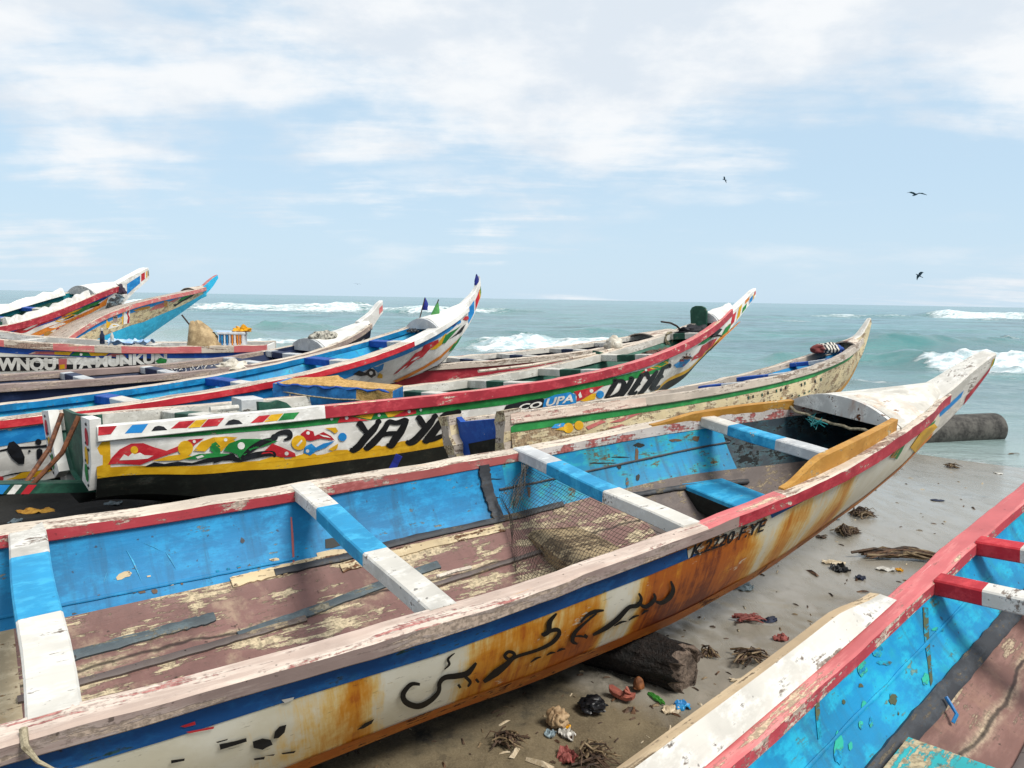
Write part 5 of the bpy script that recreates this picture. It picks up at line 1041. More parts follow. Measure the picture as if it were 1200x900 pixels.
# materials for the loose things
T = {k: plain(*v) for k, v in dict(
    canvas=('tan canvas', 'b79f78', '8a7453', 9), foam=('yellowed foam', 'c8a264', 'a17d45', 30, .9, .8, .02), tarp=('blue tarp', '2a78b8', '1b558a', 7, .5), bark=('dark brown log wood', '261d18', '0c0a09', 7, .6, 1., .05, 8, (3, 3, 3)),
    logend=('frayed pale log end', '75665a', '3b3029', 14, .8, 1., .03), drum=('grey stained cement', '595651', '2a2826', 6, .85, .6, .02), weed=('dry brown seaweed', '5a4534', '2a1f17', 25), weed2=('pale dry seaweed', '8d7a5e', '594831', 25), driftwood=('splintered driftwood', '6b4d35', '35241a', 20),
    sack=('white plastic sack', 'd3cdc0', 'a59d8e', 10, .5), blackbag=('black plastic', '1a1b1f', '0e0f12', 10, .35), navyrag=('navy rag', '232c44', '141a2b', 20), redrag=('faded red cloth', '94504a', '6a332e', 20), salmon=('salmon pink rubber', 'a8614f', '80463b', 12), cork=('brown cork float', '8a5530', '5a351d', 25),
    yel=('yellow plastic', 'e0a412', 'b87f0a', 8, .45), slab=('yellow ochre rubber', 'c49336', '94671f', 14), beige=('beige foam scrap', 'b39a78', '83694b', 20), whitep=('white plastic scrap', 'd4d2cb', '9b988f', 10, .5), bluep=('bright blue plastic', '2a8fc6', '1a639c', 8, .4), greenleaf=('green plastic leaf', '4c9a3e', '2f6d2a', 10, .5), teal=('teal plastic cap', '2b9a9a', '1b6d70', 8, .4),
    shell=('pale shell', 'cdbfa6', '9d8c70', 20), magenta=('magenta cloth', 'a3206c', '741549', 10), greyplas=('grey blue plastic sheet', '8fa0a6', '5e7078', 6, .45), purple=('dark purple cloth', '3d2f40', '241a28', 8), lblue=('pale blue plastic sheet', '86a9d0', 'b9cde0', 5, .45), patt=('black and white patterned cloth', 'c8c3b4', '1d1d1c', 26, .8, .3), stripe0=('dark cloth', '2c3440', '1a1f29', 12),
    netdark=('dark fishing net pile', '23242b', '101116', 50), netline=('dark net twine', '3c352c', '2a241e', 60), netpale=('pale net twine', '9b968c', '77726a', 60), greycloth=('dark grey cloth ball', '57555a', '37353a', 12), pennant=('blue pennant cloth', '1d2f9a', '141f6c', 6), gcloth=('green cloth', '4f9a4e', '36743a', 8), stick=('dark stick', '3b2e28', '241b17', 20), glass=('dark bottle glass', '1d2740', '131a2c', 4, .15), bird=('dark bird plumage', '55606e', '3d4552', 20), grid=('white basket plastic', 'd8dadc', 'b9bcc0', 8, .5)).items()}
# log under the near boat
a, b = G((640, 752)), G((806, 806)); ax = b-a; L = np.linalg.norm(ax[:2]); ax[2] = 0; ax /= np.linalg.norm(ax); sd = np.array([-ax[1], ax[0], 0])
g = MB(); rings = []; k = 56
for i, t in enumerate(np.linspace(0, 1, 26)):
    r = .108*(1+.10*math.sin(t*5)+.05*t); ring = []
    if t > .96: r *= 1-.10*((t-.96)/.04)**2
    for j in range(k):
        an = 2*math.pi*j/k; q = Vector((t*1.6, math.cos(an)*1.5, math.sin(an)*1.5)); rr = r*(1+.20*mnoise.fractal(q*1.2, .9, 2, 4)+.13*mnoise.noise(Vector((t*1.3, math.cos(an)*5, math.sin(an)*5)))+.06*mnoise.noise(Vector((t*3, math.cos(an)*11, math.sin(an)*11))))
        ring.append(a+ax*(L*t+ (.06*mnoise.noise(Vector((math.cos(an)*4, math.sin(an)*4, 1))) if t > .95 else 0))+sd*rr*1.05*math.cos(an)+np.array([0, 0, .085+rr*math.sin(an)]))
    rings.append(ring)
g.loft(rings, lambda i, j: T['logend'] if i > 23 else T['bark']); g.build('log', None, 60, label='thick dark log wedged under the calligraphy pirogue', cat='log')  # body much darker than the frayed end
# cement drum by the water
a, b = G((1070, 522)), G((1163, 524)); ax = b-a; ax[2] = 0; L = np.linalg.norm(ax); ax /= L; sd = np.array([-ax[1], ax[0], 0]); R0 = 15.5/900*np.linalg.norm(b[:2]); g = MB(); rings = []
for i, (t, s_) in enumerate([(0, .85), (0, 1.), (.25, 1), (.5, .99), (.75, 1), (.97, 1.01), (1, 1.0), (1, .8), (.985, .76), (.98, .2)]):
    rings.append([a+ax*L*t+sd*R0*s_*math.cos(an)*(1+.03*mnoise.noise(Vector((an*2, t*5, 0))))+np.array([0, 0, R0*.86+R0*s_*math.sin(an)]) for an in np.linspace(0, 2*math.pi, 29)[:-1]])
g.loft(rings, T['drum']); g.build('drum', None, 40, label='dark grey cement drum lying on its side at the waterline', cat='drum')
pc = G((1098, 523)); lump('barnacle_clump', pc+np.array([0, -.12, .01]), (.5, .16, .09), T['weed2'], 4, 'pale crusty clump at the foot of the cement drum', 'seaweed', .5, 5, flat=.3)
# ground scraps: px, real things
def gp(px, dz=0.): return Vector(G(px, dz))
def wpx(px, n): return n/900*float(np.linalg.norm((G(px)-CAM)))
strands('driftwood', gp((1056, 655), .01), wpx((1050, 655), 92), .04, 60, [T['driftwood'], T['weed2'], T['driftwood'], T['weed']], 3, 'splintered fibrous driftwood beside the red railed cyan pirogue', 'driftwood', rz=-.12, spread=.10, rad=.0075, arch=.05)
weeds = 'dried seaweed on the wet sand'
for px, w_, seed, lab, h in (((1010, 605), 34, 1, 'brown seaweed tuft, larger and higher of the two below the near prow', .05), ((994, 627), 30, 2, 'rounded brown seaweed tuft close to the near hull', .06), ((1045, 552), 26, 5, 'dark seaweed clump tucked under the near prow', .06), ((1117, 548), 20, 6, 'small seaweed clump on open sand below the cement drum', .03), ((1184, 538), 24, 7, 'flat seaweed patch at the right edge of the sand', .03),
    ((880, 775), 54, 8, 'wide tangle of seaweed stalks beside the pale wash plank', .04), ((832, 770), 24, 9, 'small dark weed tuft just right of the log', .03), ((700, 893), 60, 10, 'tangle of brown stalks near the red rag', .03), ((596, 873), 40, 12, 'brown weed bits in the shadow under the hull', .03), ((1148, 690), 20, 13, 'weed tuft against the red gunwale', .02)):
    strands('seaweed', gp(px, .004), wpx(px, w_*.8), wpx(px, w_*.28), 26, [T['weed'], T['weed2'], T['weed']], seed, lab, 'seaweed', rz=random.uniform(-.6, .6), group=weeds, spread=.7, rad=.0045 if w_ < 45 else .004, arch=h)
lump('seaweed', gp((1010, 603), .01), (wpx((1010, 603), 24), wpx((1010, 603), 14), .045), T['weed'], 31, 'matted seaweed heart inside the larger tuft', 'seaweed', .5, 4, group=weeds, flat=.2); lump('seaweed', gp((994, 624), .01), (wpx((994, 624), 22), .09, .07), T['weed'], 32, 'matted seaweed heart inside the rounded tuft', 'seaweed', .5, 4, group=weeds, flat=.2)
def scrap(name, px, w_, h_, m, seed, lab, cat, rz=0., amp=.03, th=.004, curl=0., dz=.012, edge=.35):
    return sheet(name, gp(px, dz*.6), wpx(px, w_*.85), wpx(px, h_)*1.6, T[m], seed, lab, cat, amp*.42, rz, th=th, curl=curl, edge=edge, freq=1.25)
scrap('plastic_scrap', (985, 668), 20, 12, 'blackbag', 1, 'black plastic scrap standing up on the sand left of the driftwood', 'plastic', .3, .07)
scrap('rag', (1008, 678), 12, 7, 'navyrag', 2, 'tiny navy rag between black scrap and red gunwale', 'rag', -.2, .03)
strands('rag', gp((876, 728), .005), wpx((876, 728), 34), wpx((876, 728), 9), 14, T['redrag'], 5, 'frayed red threads beside a navy tatter', 'rag', rz=.1, spread=.35, rad=.006, arch=.02); scrap('rag', (900, 728), 22, 9, 'navyrag', 3, 'navy tatter lying against frayed red threads', 'rag', .2, .03)
scrap('rag', (915, 749), 17, 9, 'redrag', 4, 'small round red rag alone on wet sand', 'rag', .5, .04)
scrap('rag', (866, 818), 20, 10, 'blackbag', 6, 'black folded cloth beside the pale wash plank', 'rag', .5, .05); scrap('stick', (868, 799), 26, 4, 'shell', 7, 'pale flat stick between the log and the wash plank', 'stick', -.15, .015)
lump('rubber_slab', gp((798, 862), .012), (wpx((798, 862), 27), .07, .03), T['slab'], 8, 'oval yellow ochre rubber slab at the foot of the wash plank', 'rubber', .12, 1.5, rz=.12, flat=.4, ridge=False)
scrap('plastic_scrap', (798, 829), 20, 10, 'bluep', 9, 'bright blue plastic wrapper right of the log', 'plastic', .2, .04); scrap('plastic_scrap', (786, 834), 24, 10, 'shell', 10, 'beige crumpled sheet touching the blue wrapper', 'plastic', .4, .03); scrap('plastic_scrap', (769, 820), 8, 18, 'greenleaf', 11, 'narrow green plastic leaf below the log', 'plastic', .5, .02); scrap('plastic_scrap', (826, 837), 16, 9, 'whitep', 12, 'small white scrap near the pale wash plank', 'plastic', -.4, .04)
# salmon sandal: sole and strap
e = bpy.data.objects.new('sandal', None); COL.objects.link(e); e.location = gp((728, 820), .012); e.rotation_euler = (.15, .1, -.5); e['label'] = 'broken salmon pink sandal in front of the log'; e['category'] = 'sandal'
g = MB(); s_ = wpx((728, 820), 30); ol = [(x*s_*.5, y*s_*.5) for x, y in ((-1, 0), (-.85, .3), (-.4, .33), (.1, .26), (.6, .36), (.95, .25), (1, 0), (.9, -.28), (.5, -.36), (0, -.28), (-.5, -.3), (-.85, -.25))]
g.loft([[np.array([x, y, z+.02*(x/s_*2)**2]) for x, y in ol] for z in (0, .016)], T['salmon']); g.build('sole', e); g = MB(); g.tube([(s_*.05, s_*.15, .015), (s_*.15, s_*.08, .045), (s_*.3, 0, .03), (s_*.15, -s_*.09, .045), (s_*.05, -s_*.16, .015)], .008, T['salmon'], 6); g.build('strap', e)
lump('float', gp((748, 810), .02), (.05, .05, .09), T['cork'], 13, 'brown cork float between sandal and log', 'float', .15, 1.5, ridge=False); lump('plastic_stopper', gp((702, 772), .012), (.03, .03, .025), T['teal'], 14, 'small teal plastic stopper in the shade by the log', 'stopper', .08, 1, ridge=False, sub=2)
lump('plastic_bag', gp((694, 834), .03), (wpx((694, 834), 30), .10, .06), T['blackbag'], 15, 'shiny black plastic bag below the sandal', 'bag', .4, 2.2, rz=-.3, flat=.4); lump('foam_scrap', gp((653, 851), .03), (wpx((653, 851), 22), .08, .09), T['beige'], 16, 'beige foam chunk behind white and yellow scraps', 'foam', .35, 1.8, flat=.4)
scrap('plastic_scrap', (664, 862), 18, 14, 'whitep', 17, 'white plastic scrap in front of the beige foam chunk', 'plastic', .4, .05); scrap('plastic_scrap', (664, 853), 9, 7, 'yel', 18, 'tiny yellow plastic bit beside the beige foam chunk', 'plastic', .2, .03); scrap('plastic_scrap', (645, 862), 14, 8, 'greyplas', 27, 'grey plastic flake left of the white scrap', 'plastic', -.3, .03); scrap('rag', (664, 889), 24, 16, 'redrag', 19, 'crumpled red rag at the bottom of the sand', 'rag', .3, .07); scrap('plastic_scrap', (692, 889), 18, 10, 'shell', 20, 'pale scrap right of the bottom red rag', 'plastic', .1, .04)
scrap('rag', (774, 876), 14, 8, 'navyrag', 21, 'dark rag left of the rubber slab', 'rag', .2, .04); scrap('dead_fish', (976, 660), 28, 7, 'shell', 22, 'pale flattened dead fish on wet sand below the near prow', 'fish', -.1, .02); scrap('plastic_scrap', (1038, 668), 22, 6, 'whitep', 23, 'whitish flake in front of the driftwood', 'plastic', -.1, .02); scrap('plastic_scrap', (1054, 669), 9, 4, 'yel', 24, 'tiny yellow flake in front of the driftwood', 'plastic', 0, .02); scrap('plastic_scrap', (1170, 555), 8, 5, 'whitep', 25, 'white flake on the far right sand', 'plastic', 0, .02); scrap('plastic_scrap', (870, 688), 26, 16, 'greyplas', 26, 'clear greyish plastic film on sand beside the near hull', 'plastic', .3, .03)
scrap('plastic_scrap', (1098, 587), 16, 4, 'navyrag', 28, 'dark flat flake on open sand right of the near prow', 'plastic', 0, .01); scrap('rag', (968, 608), 34, 8, 'greyplas', 29, 'grey flattened film right beside the near hull', 'plastic', .1, .02); scrap('seaweed_leaf', (962, 630), 12, 5, 'weed', 30, 'dark leaf below the rounded seaweed tuft', 'leaf', 0, .02)
scrap('leaf_litter', (42, 600), 40, 8, 'slab', 33, 'ragged yellow leaf on dark sand below the green stern', 'leaf', .05, .05); scrap('plastic_scrap', (18, 612), 12, 9, 'greyplas', 34, 'pale grey scrap left on the dark sand by the near gunwale', 'plastic', 0, .03); scrap('plastic_scrap', (133, 591), 18, 8, 'greyplas', 35, 'pale scrap under the green boat near its stern', 'plastic', .2, .03); scrap('plastic_scrap', (222, 583), 24, 5, 'greyplas', 36, 'pale scrap under the yellow striped hull', 'plastic', .1, .02)
p_ = Vector(GB.W(GB.plane((463, 543), 1, -.62))); g = MB(); g.loft([[np.array([x, y, z]) for x, y in ((-.03, 0), (.03, 0), (.03, .012), (-.03, .012))] for z, in ((-.08,), (.08,))], T['pennant']); o = g.build('strap', None, label='bright blue strap end against the black hull below the letters', cat='strap'); o.location = p_; o.rotation_euler = (0, .45, 0)
# crumbs of weed: uncountable
g = MB(); R = random.Random(11)
for i in range(900):
    px = (R.uniform(380, 1200), R.uniform(545, 900)); p = G(px); dn = vnoise(np.array(p[0]*2.3), np.array(p[1]*2.3), 5)
    if R.random() > dn*1.1: continue
    s_ = R.uniform(.003, .011)*(1 if R.random() < .93 else 2.2); a = R.uniform(0, 6.3); c, s2 = math.cos(a), math.sin(a); l = R.uniform(1, 3.2)
    V = [(p[0]+s_*(x*l*c-y*s2), p[1]+s_*(x*l*s2+y*c), p[2]+z*s_+.001) for x, y, z in ((-1, -.5, 0), (1, -.4, .2), (.9, .5, .1), (-.8, .6, 0), (-.2, 0, .8), (.5, .1, .7))]
    g.add(V, [(0, 1, 5, 4), (1, 2, 5), (2, 3, 4, 5), (3, 0, 4)], T[R.choice(['weed', 'weed', 'weed2', 'shell', 'driftwood'])])
g.build('beach_litter', None, 0, kind='stuff', label='fine weed and shell crumbs strewn over the sand', cat='litter')
# ---- fishing net hung from the near boat's third beam
def twine(name, P, cells, mat, label=None, cat=None, parent=None, r=.0012):
    """net: P(a,b) surface; diamond meshes of twine"""
    n, m = cells; g = MB(); pt = {}
    for i in range(n+1):
        for j in range(m+1): pt[i, j] = np.array(P(i/n, j/m))
    def seg(a, b):
        d = b-a; d = d/(np.linalg.norm(d)+1e-9); u = np.cross(d, [.3, .2, .9]); u /= np.linalg.norm(u)+1e-9; v = np.cross(d, u); q = [r*(math.cos(t)*u+math.sin(t)*v) for t in (0, 2.1, 4.2)]
        g.add([a+x for x in q]+[b+x for x in q], [(0, 1, 4, 3), (1, 2, 5, 4), (2, 0, 3, 5)], mat)
    for i in range(n+1):
        for j in range(m+1):
            if i < n: seg(pt[i, j], pt[i+1, j])
            if j < m: seg(pt[i, j], pt[i, j+1])
    return g.build(name, parent, 60, label=label, cat=cat)
def netP(a, b):
    y = .50-1.02*a; top = np.array([1.135, y, -.045]); f = NB.inpt(1.0, 2-.0, 1, NBin); zf = float(NB.inpt(1.0, 1+abs(1-abs(y)/.47) if abs(y) < .47 else 1., 1, NBin)[2])+.03
    bot = np.array([.98-.10*math.sin(3.1*a), y*.86+.02, max(zf, -.42)]); t = b
    p = top*(1-t)+bot*t; p[0] -= .07*math.sin(math.pi*t)+.035*math.sin(a*9+t*4)*t+.02*mnoise.noise(Vector((a*8, t*5, 1))); p[2] += .03*mnoise.noise(Vector((a*7, t*4, 9)))*t-.03*math.sin(a*3.14*3)**2*t; p[1] += .05*t*math.sin(a*6.28)+.03*mnoise.noise(Vector((a*6, t*6, 4)))*t
    return NB.W(p)
twine('fishing_net', netP, (56, 25), T['netline'], 'dark meshed fishing net hung from the third beam of the near pirogue', 'net', r=.0011)
g = MB(); R = random.Random(5)
for i in range(16): g.tube([NB.W((1.13+R.gauss(0, .01), .50+R.gauss(0, .012), -.03)), NB.W((1.10+R.gauss(0, .012), .495+R.gauss(0, .014), -.13)), NB.W((1.05+R.gauss(0, .014), .48+R.gauss(0, .02), -.24))], .0016, T['netpale'], 4)
g.build('cord', None, label='pale bunched cords at the far end of the hanging net', cat='cord')
mb = MB(); mb.loft([[np.array([u, y, z+.012*math.sin(y*9+u*5)]) for u, z in ((1.06, -.44), (1.05, -.365), (1.09, -.345), (1.34, -.35), (1.38, -.37), (1.40, -.44))] for y in np.linspace(-.36, .36, 9)], paint('rough tan frame timber', 'a08c6c', '6b5a45', .4, .5, 'b59f7c', 1.2)); mb.build('floor_frame', NB.e, 40)
# rope over the opening below the bulkhead, rope tie and small stick on the rail
g = MB(); pts = [NB.W((3.085+.012*math.sin(i*1.7), y, float(NB.z(3.1))-.01-.035*(1-(y/.36)**2)+.006*math.sin(i*2.1))) for i, y in enumerate(np.linspace(.37, -.36, 18))]; g.tube(pts, .009, M['rope'], 6)
R = random.Random(8)
g.build('rope', None, label='frayed rope strung under the white bulkhead of the near pirogue', cat='rope')
g = MB(); R = random.Random(9); c0 = np.array([3.06, .12, float(NB.z(3.1))-.05])
for i in range(9): g.tube([NB.W(c0+np.array([R.gauss(0, .02), R.gauss(0, .04), R.gauss(0, .02)])) for _ in range(4)], .003, T['teal'], 4)
g.build('twine', None, label='teal twine knot caught on the rope under the bulkhead', cat='twine')
g = MB(); pz = NB.plane((30, 878), 1, -.72); pts = [NB.W(pz+np.array(d)) for d in ((0, .03, .035), (0, -.008, .012), (.02, -.03, -.02), (.05, -.035, -.05), (.07, -.03, -.065))]; g.tube(pts, [.009, .009, .005, .003, .003], M['rope'], 6); g.build('rope_end', None, label='short knotted rope end on the near gunwale, lower left corner', cat='rope')
g = MB(); a = NB.plane((512, 676), 1, -.715); b = NB.plane((552, 665), 1, -.715); g.tube([NB.W(a), NB.W((a+b)/2+np.array([0, 0, .003])), NB.W(b)], .006, M['cream_top'], 6); g.build('stick', None, label='short pale stick stuck along the near gunwale outer face', cat='stick')
# ---- things on the green railed boat
def onb(B, px, axis, val): return B.plane(px, axis, val)
def cooler():
    c = GB.W(GB.plane((398, 462), 2, .02)); e = bpy.data.objects.new('foam_cooler', None); COL.objects.link(e); e.location = c; e.rotation_euler = (.0, .03, -.10); e['label'] = 'broken blue wrapped yellow foam fish box on the green railed pirogue'; e['category'] = 'fish box'
    k = 1/900*np.linalg.norm(c-CAM); w_, d_, h_ = 138*k, .42, 25*k
    def ring(z, f, jx=0.): return [np.array([x, y, z+.012*math.sin(9*x+5*y)]) for x, y in ((-w_/2*f, -d_/2), (-w_*.2, -d_/2*f-.01), (w_*.2, -d_/2*f-.02), (w_/2*f*.98, -d_/2*.9), (w_/2*f, d_/2*.8), (w_*.1, d_/2), (-w_*.3, d_/2*f), (-w_/2*f, d_/2*.9))]
    g = MB(); g.loft([ring(-h_*.45, .95), ring(-.02, 1.), ring(h_*.45, 1.)], lambda i, j: T['foam'] if j == 2 else T['tarp']); g.build('body', e, 30)
    g = MB(); V = ring(h_*.45, .99); n = 18; rr = []
    for i, f in enumerate((1., .93, .7, .4, .05)): rr.append([np.array([p[0]*f, p[1]*f, h_*.45+.005+(.045*(1-f)+.02*mnoise.noise(Vector((p[0]*5, p[1]*6, f*3)))+.04*(p[0] < 0)*(1-f))]) for p in V])
    g.loft([[p+np.array([0, 0, -.03]) for p in V]]+rr, T['foam']); g.build('foam_lid', e, 60)
    g = MB(); g.tube([(-w_/2-.01, -d_/2+.02, .03), (-w_*.2, -d_/2-.03, -.0), (w_*.05, -d_/2-.03, -.015), (w_*.2, -d_/2-.02, -.01), (w_*.3, -d_/2-.02, -.03)], .008, M['rope'], 5); g.tube([(-w_*.35, -d_/2-.015, .0), (-w_*.36, -d_/2-.01, -h_*.45)], .007, M['rope'], 5); g.build('rope', e)
    g = MB(); R = random.Random(2)
    pts = [np.array([x, -d_/2-.018+.01*math.sin(x*20), h_*.42+.012*math.sin(x*31)]) for x in np.linspace(-w_*.46, w_*.47, 22)]; g.tube(pts, [.010+.005*math.sin(i*2.3) for i in range(22)], M['dblue'], 6); g.build('torn_rim', e)
cooler()
B = GB
c = B.W(B.plane((719, 404), 1, float(B.b(1.6))-.06)); o = lump('plastic_sack', c, (.26, .24, .24), T['sack'], 41, 'white plastic sack on the far rail of the green railed pirogue', 'sack', .22, 1.6, flat=.6)
uc = 4.30; zc = float(B.z(uc)); lump('net_heap', B.W((uc, .02, zc-.13)), (.66, .46, .30), T['netdark'], 42, 'heap of dark fishing nets in the bow of the green railed pirogue', 'net', .4, 3.)
g = MB(); hb = [(-.13, -.16), (.13, -.16), (.14, .07), (.11, .12), (.05, .145), (-.05, .145), (-.11, .12), (-.14, .07)]; g.loft([[np.array([d, y, z]) for y, z in hb] for d in (-.015, .015)], M['dkgreen']); o = g.build('board', None, 30, label='dark green round topped board upright in the bow of the green railed pirogue', cat='board'); o.location = B.W((4.52, .08, float(B.z(4.5))+.12)); o.rotation_euler = (0, -.1, math.radians(90-44.2))
g = MB(); q = [B.plane(p, 1, .15) for p in ((775, 377), (786, 378.5), (793, 382), (797, 386), (799, 391))]; g.tube([B.W(p) for p in q], .014, T['stick'], 6); g.build('hooked_stick', None, label='dark hooked stick in front of the net heap', cat='stick')
g = MB(); R = random.Random(4); c0 = B.plane((785, 396), 1, .22)
for k in range(9): g.tube([B.W(c0+np.array([.10*math.cos(t)+R.gauss(0, .01), .03*k/9, .09*math.sin(t)-.02*k/9+R.gauss(0, .01)])) for t in np.linspace(0, 6.3, 12)], .007, M['rope'], 5)
g.build('rope_coil', None, label='pale rope coil hung inside the far planks of the green boat', cat='rope')
lump('net_heap', B.W((3.45, .0, float(B.z(3.4))-.22)), (.7, .6, .22), plain('rusty brown net', '6d5344', '3c2c26', 40), 43, 'rusty brown net pile between the last two thwarts of the green boat', 'net', .45, 4.)
g = MB(); g.tube([B.W((.35, .50, .075)), B.W((1.2, .53, .07)), B.W((2.4, .49, .115)), B.W((2.9, .47, .16))], .018, M['cream_top'], 6); g.build('pole', None, label='long pale pole laid along the far rail of the green boat', cat='pole')
for px, sz, m, nm, lab, rz in (((700, 417), (.10, .12, .12), 'dkgreen', 'block', 'small green block under the pale pole', .3),):
    g = MB(); g.box((0, 0, 0), ((1, 0, 0), (0, 1, 0), (0, 0, 1)), tuple(v/2 for v in sz), M[m]); o = g.build(nm, None, label=lab, cat='block'); o.location = B.W(B.plane(px, 1, .48)); o.rotation_euler = (.1, .2, .8)
p1, p2 = B.plane((246, 480), 1, -.32), B.plane((279, 477.5), 1, -.32); g = MB(); g.tube([B.W(p1), B.W(p2)], .022, M['white'], 8); g.build('pipe', None, label='short white pipe lying on the stern of the green railed boat', cat='pipe')
c = B.plane((290, 473), 1, -.05); g = MB(); g.box((0, 0, 0), ((1, 0, 0), (0, 1, 0), (0, 0, 1)), (.09, .11, .05), M['grey_white']); o = g.build('crate', None, label='low grey box between white pipe and green plank', cat='box'); o.location = B.W(c); o.rotation_euler = (0, 0, .7)
g = MB(); c1, c2 = B.plane((302, 475), 1, -.28), B.plane((340, 473), 1, -.28); g.loft([[B.W(c1*(1-t)+c2*t+np.array([0, dy, dz_])) for dy, dz_ in ((-.02, -.05), (.02, -.05), (.02, h), (-.02, h))] for t, h in ((0, .03), (.35, .02), (.6, .035), (.85, .01), (1, -.03))], M['dkgreen']); g.build('plank', None, label='short wavy green plank beside the foam fish box', cat='plank')
# ---- pennants and cloths on the white boat
B = WB; tip = B.plane((560.5, 341), 1, .0)
def pennant(foot, head, c0, c1, w_, mat, label, nm='pennant'):
    e = bpy.data.objects.new(nm, None); COL.objects.link(e); e.location = foot; e['label'] = label; e['category'] = 'pennant'; f = np.array(foot)
    g = MB(); g.tube([(0, 0, 0), tuple(np.array(head)-f)], .008, T['stick'], 5); g.build('pole', e); g = MB(); rr = []
    for t in np.linspace(0, 1, 7):
        p = np.array(c0)*(1-t)+np.array(c1)*t-f; w2 = w_*(.15+.85*math.sin(min(1, t*1.15)*math.pi*.62)); rr.append([p+np.array([w2*math.cos(a)*(1+.25*math.sin(3*a+t*4)), w2*.6*math.sin(a), 0]) for a in np.linspace(0, 6.283, 11)[:-1]])
    g.loft(rr, mat); g.build('cloth', e, 50)
def wb(px, y): return B.W(B.plane(px, 1, y))
pennant(wb((563, 345), 0), wb((558, 322), 0), wb((558.5, 321), 0), wb((558.5, 334), 0), .030, T['pennant'], 'blue pennant on the very tip of the upswept white bow')
pennant(wb((489, 384), .1), wb((498, 349), .1), wb((498, 348.5), .1), wb((498.5, 363.5), .1), .034, T['pennant'], 'blue pennant on a slanted stick behind the white foredeck')
pennant(wb((503, 382), .0), wb((514, 351), .0), wb((513, 354), .0), wb((506, 382), .0), .055, T['gcloth'], 'green cloth wrapped round a stick beside the white foredeck')
lump('bundle', B.W((2.25, -.02, float(B.z(2.25))+.0)), (.16, .2, .09), T['blackbag'], 44, 'small black bundle at the foot of the green cloth', 'bundle', .3, 2.)
# ---- things on the navy boat
B = VB; lump('cloth_bundle', B.W(B.plane((380, 396), 1, -.1)), (.40, .34, .20), T['patt'], 45, 'black and white patterned cloth bundle before the rounded white foredeck', 'cloth', .25, 1.8, flat=.5)
lump('cloth_ball', B.W(B.plane((431, 386), 1, -.05)), (.13, .13, .15), T['greycloth'], 46, 'dark grey cloth ball beside the white bow lump', 'cloth', .25, 2.); lump('plastic_sack', B.W(B.plane((273, 431), 1, -.5)), (.36, .26, .19), T['sack'], 47, 'crumpled white sack on the mauve rail of the navy pirogue', 'sack', .3, 2., rz=.6, flat=.5)
# ---- things on the lettered boat
B = LB
def lb(px, y=-.3): return B.W(B.plane(px, 1, y))
c = lb((240, 392), -.35); k = np.linalg.norm(c-CAM)/900
g = MB(); n = 30; rr = []
for t, wx, wy, dx in ((0, 19, .20, 0), (.12, 19, .2, 0), (.35, 16, .18, -2), (.6, 13, .16, -4), (.82, 9, .12, -7), (.96, 6, .07, -9), (1., 2, .02, -10)):
    rr.append([np.array([k*(dx+wx*math.cos(a)*(1+.16*mnoise.noise(Vector((math.cos(a)*2, math.sin(a)*2, t*3))))), wy*math.sin(a)*(1+.2*mnoise.noise(Vector((math.sin(a)*3, t*2, 5)))), k*(-13+27*t+(3*mnoise.noise(Vector((a*2, t*4, 1)))))]) for a in np.linspace(0, 6.283, n+1)[:-1]])
g.loft(rr, T['canvas']); o = g.build('canvas_cover', None, 60, label='tan canvas draped in a peak on the lettered pirogue', cat='canvas'); o.location = c
g = MB(); a, b = lb((213, 369), -.25), lb((228, 388), -.25); g.tube([a, b], .012, T['stick'], 6); g.build('stick', None, label='thin dark stick leaning up out of the tan canvas', cat='stick')
def basket():
    c = lb((273, 404), -.3); k = np.linalg.norm(c-CAM)/900; e = bpy.data.objects.new('basket', None); COL.objects.link(e); e.location = c; e.rotation_euler = (0, 0, .15); e['label'] = 'white slatted plastic basket with blue and orange slats beside the tan canvas'; e['category'] = 'basket'
    w0, h0, d0 = 13*k, 13*k, .12
    g = MB(); g.box((0, 0, .01), ((1, 0, 0), (0, 1, 0), (0, 0, 1)), (w0, d0, .01), T['grid'])
    for i, x in enumerate(np.linspace(-w0+.012, w0-.012, 10)):
        m = T['bluep'] if i in (0, 1, 3) else (M['orange'] if i in (5, 7, 8) else T['grid'])
        for yy in (-d0, d0): g.box((x, yy, h0/2), ((0, 0, 1), (1, 0, 0), (0, 1, 0)), (h0/2, .011, .005), m)
    for yy in np.linspace(-d0, d0, 5):
        for xx in (-w0, w0): g.box((xx, yy, h0/2), ((0, 0, 1), (1, 0, 0), (0, 1, 0)), (h0/2, .005, .011), T['grid'])
    g.build('body', e)
    g = MB(); 
    for yy in (-d0, d0): g.box((0, yy, h0), ((1, 0, 0), (0, 1, 0), (0, 0, 1)), (w0+.02, .014, .018), T['grid'])
    for xx in (-w0, w0): g.box((xx, 0, h0), ((0, 1, 0), (1, 0, 0), (0, 0, 1)), (d0, .014, .018), T['grid'])
    g.box((-w0*.7, 0, h0+.022), ((1, 0, 0), (0, 1, 0), (0, 0, 1)), (w0*.75, d0*.9, .006), T['lblue']); g.build('rim', e)
basket()
lump('plastic_bag', lb((284, 388), -.3), (.26, .16, .14), T['yel'], 48, 'bright yellow plastic crumpled on top of the white basket', 'plastic bag', .55, 2.2)
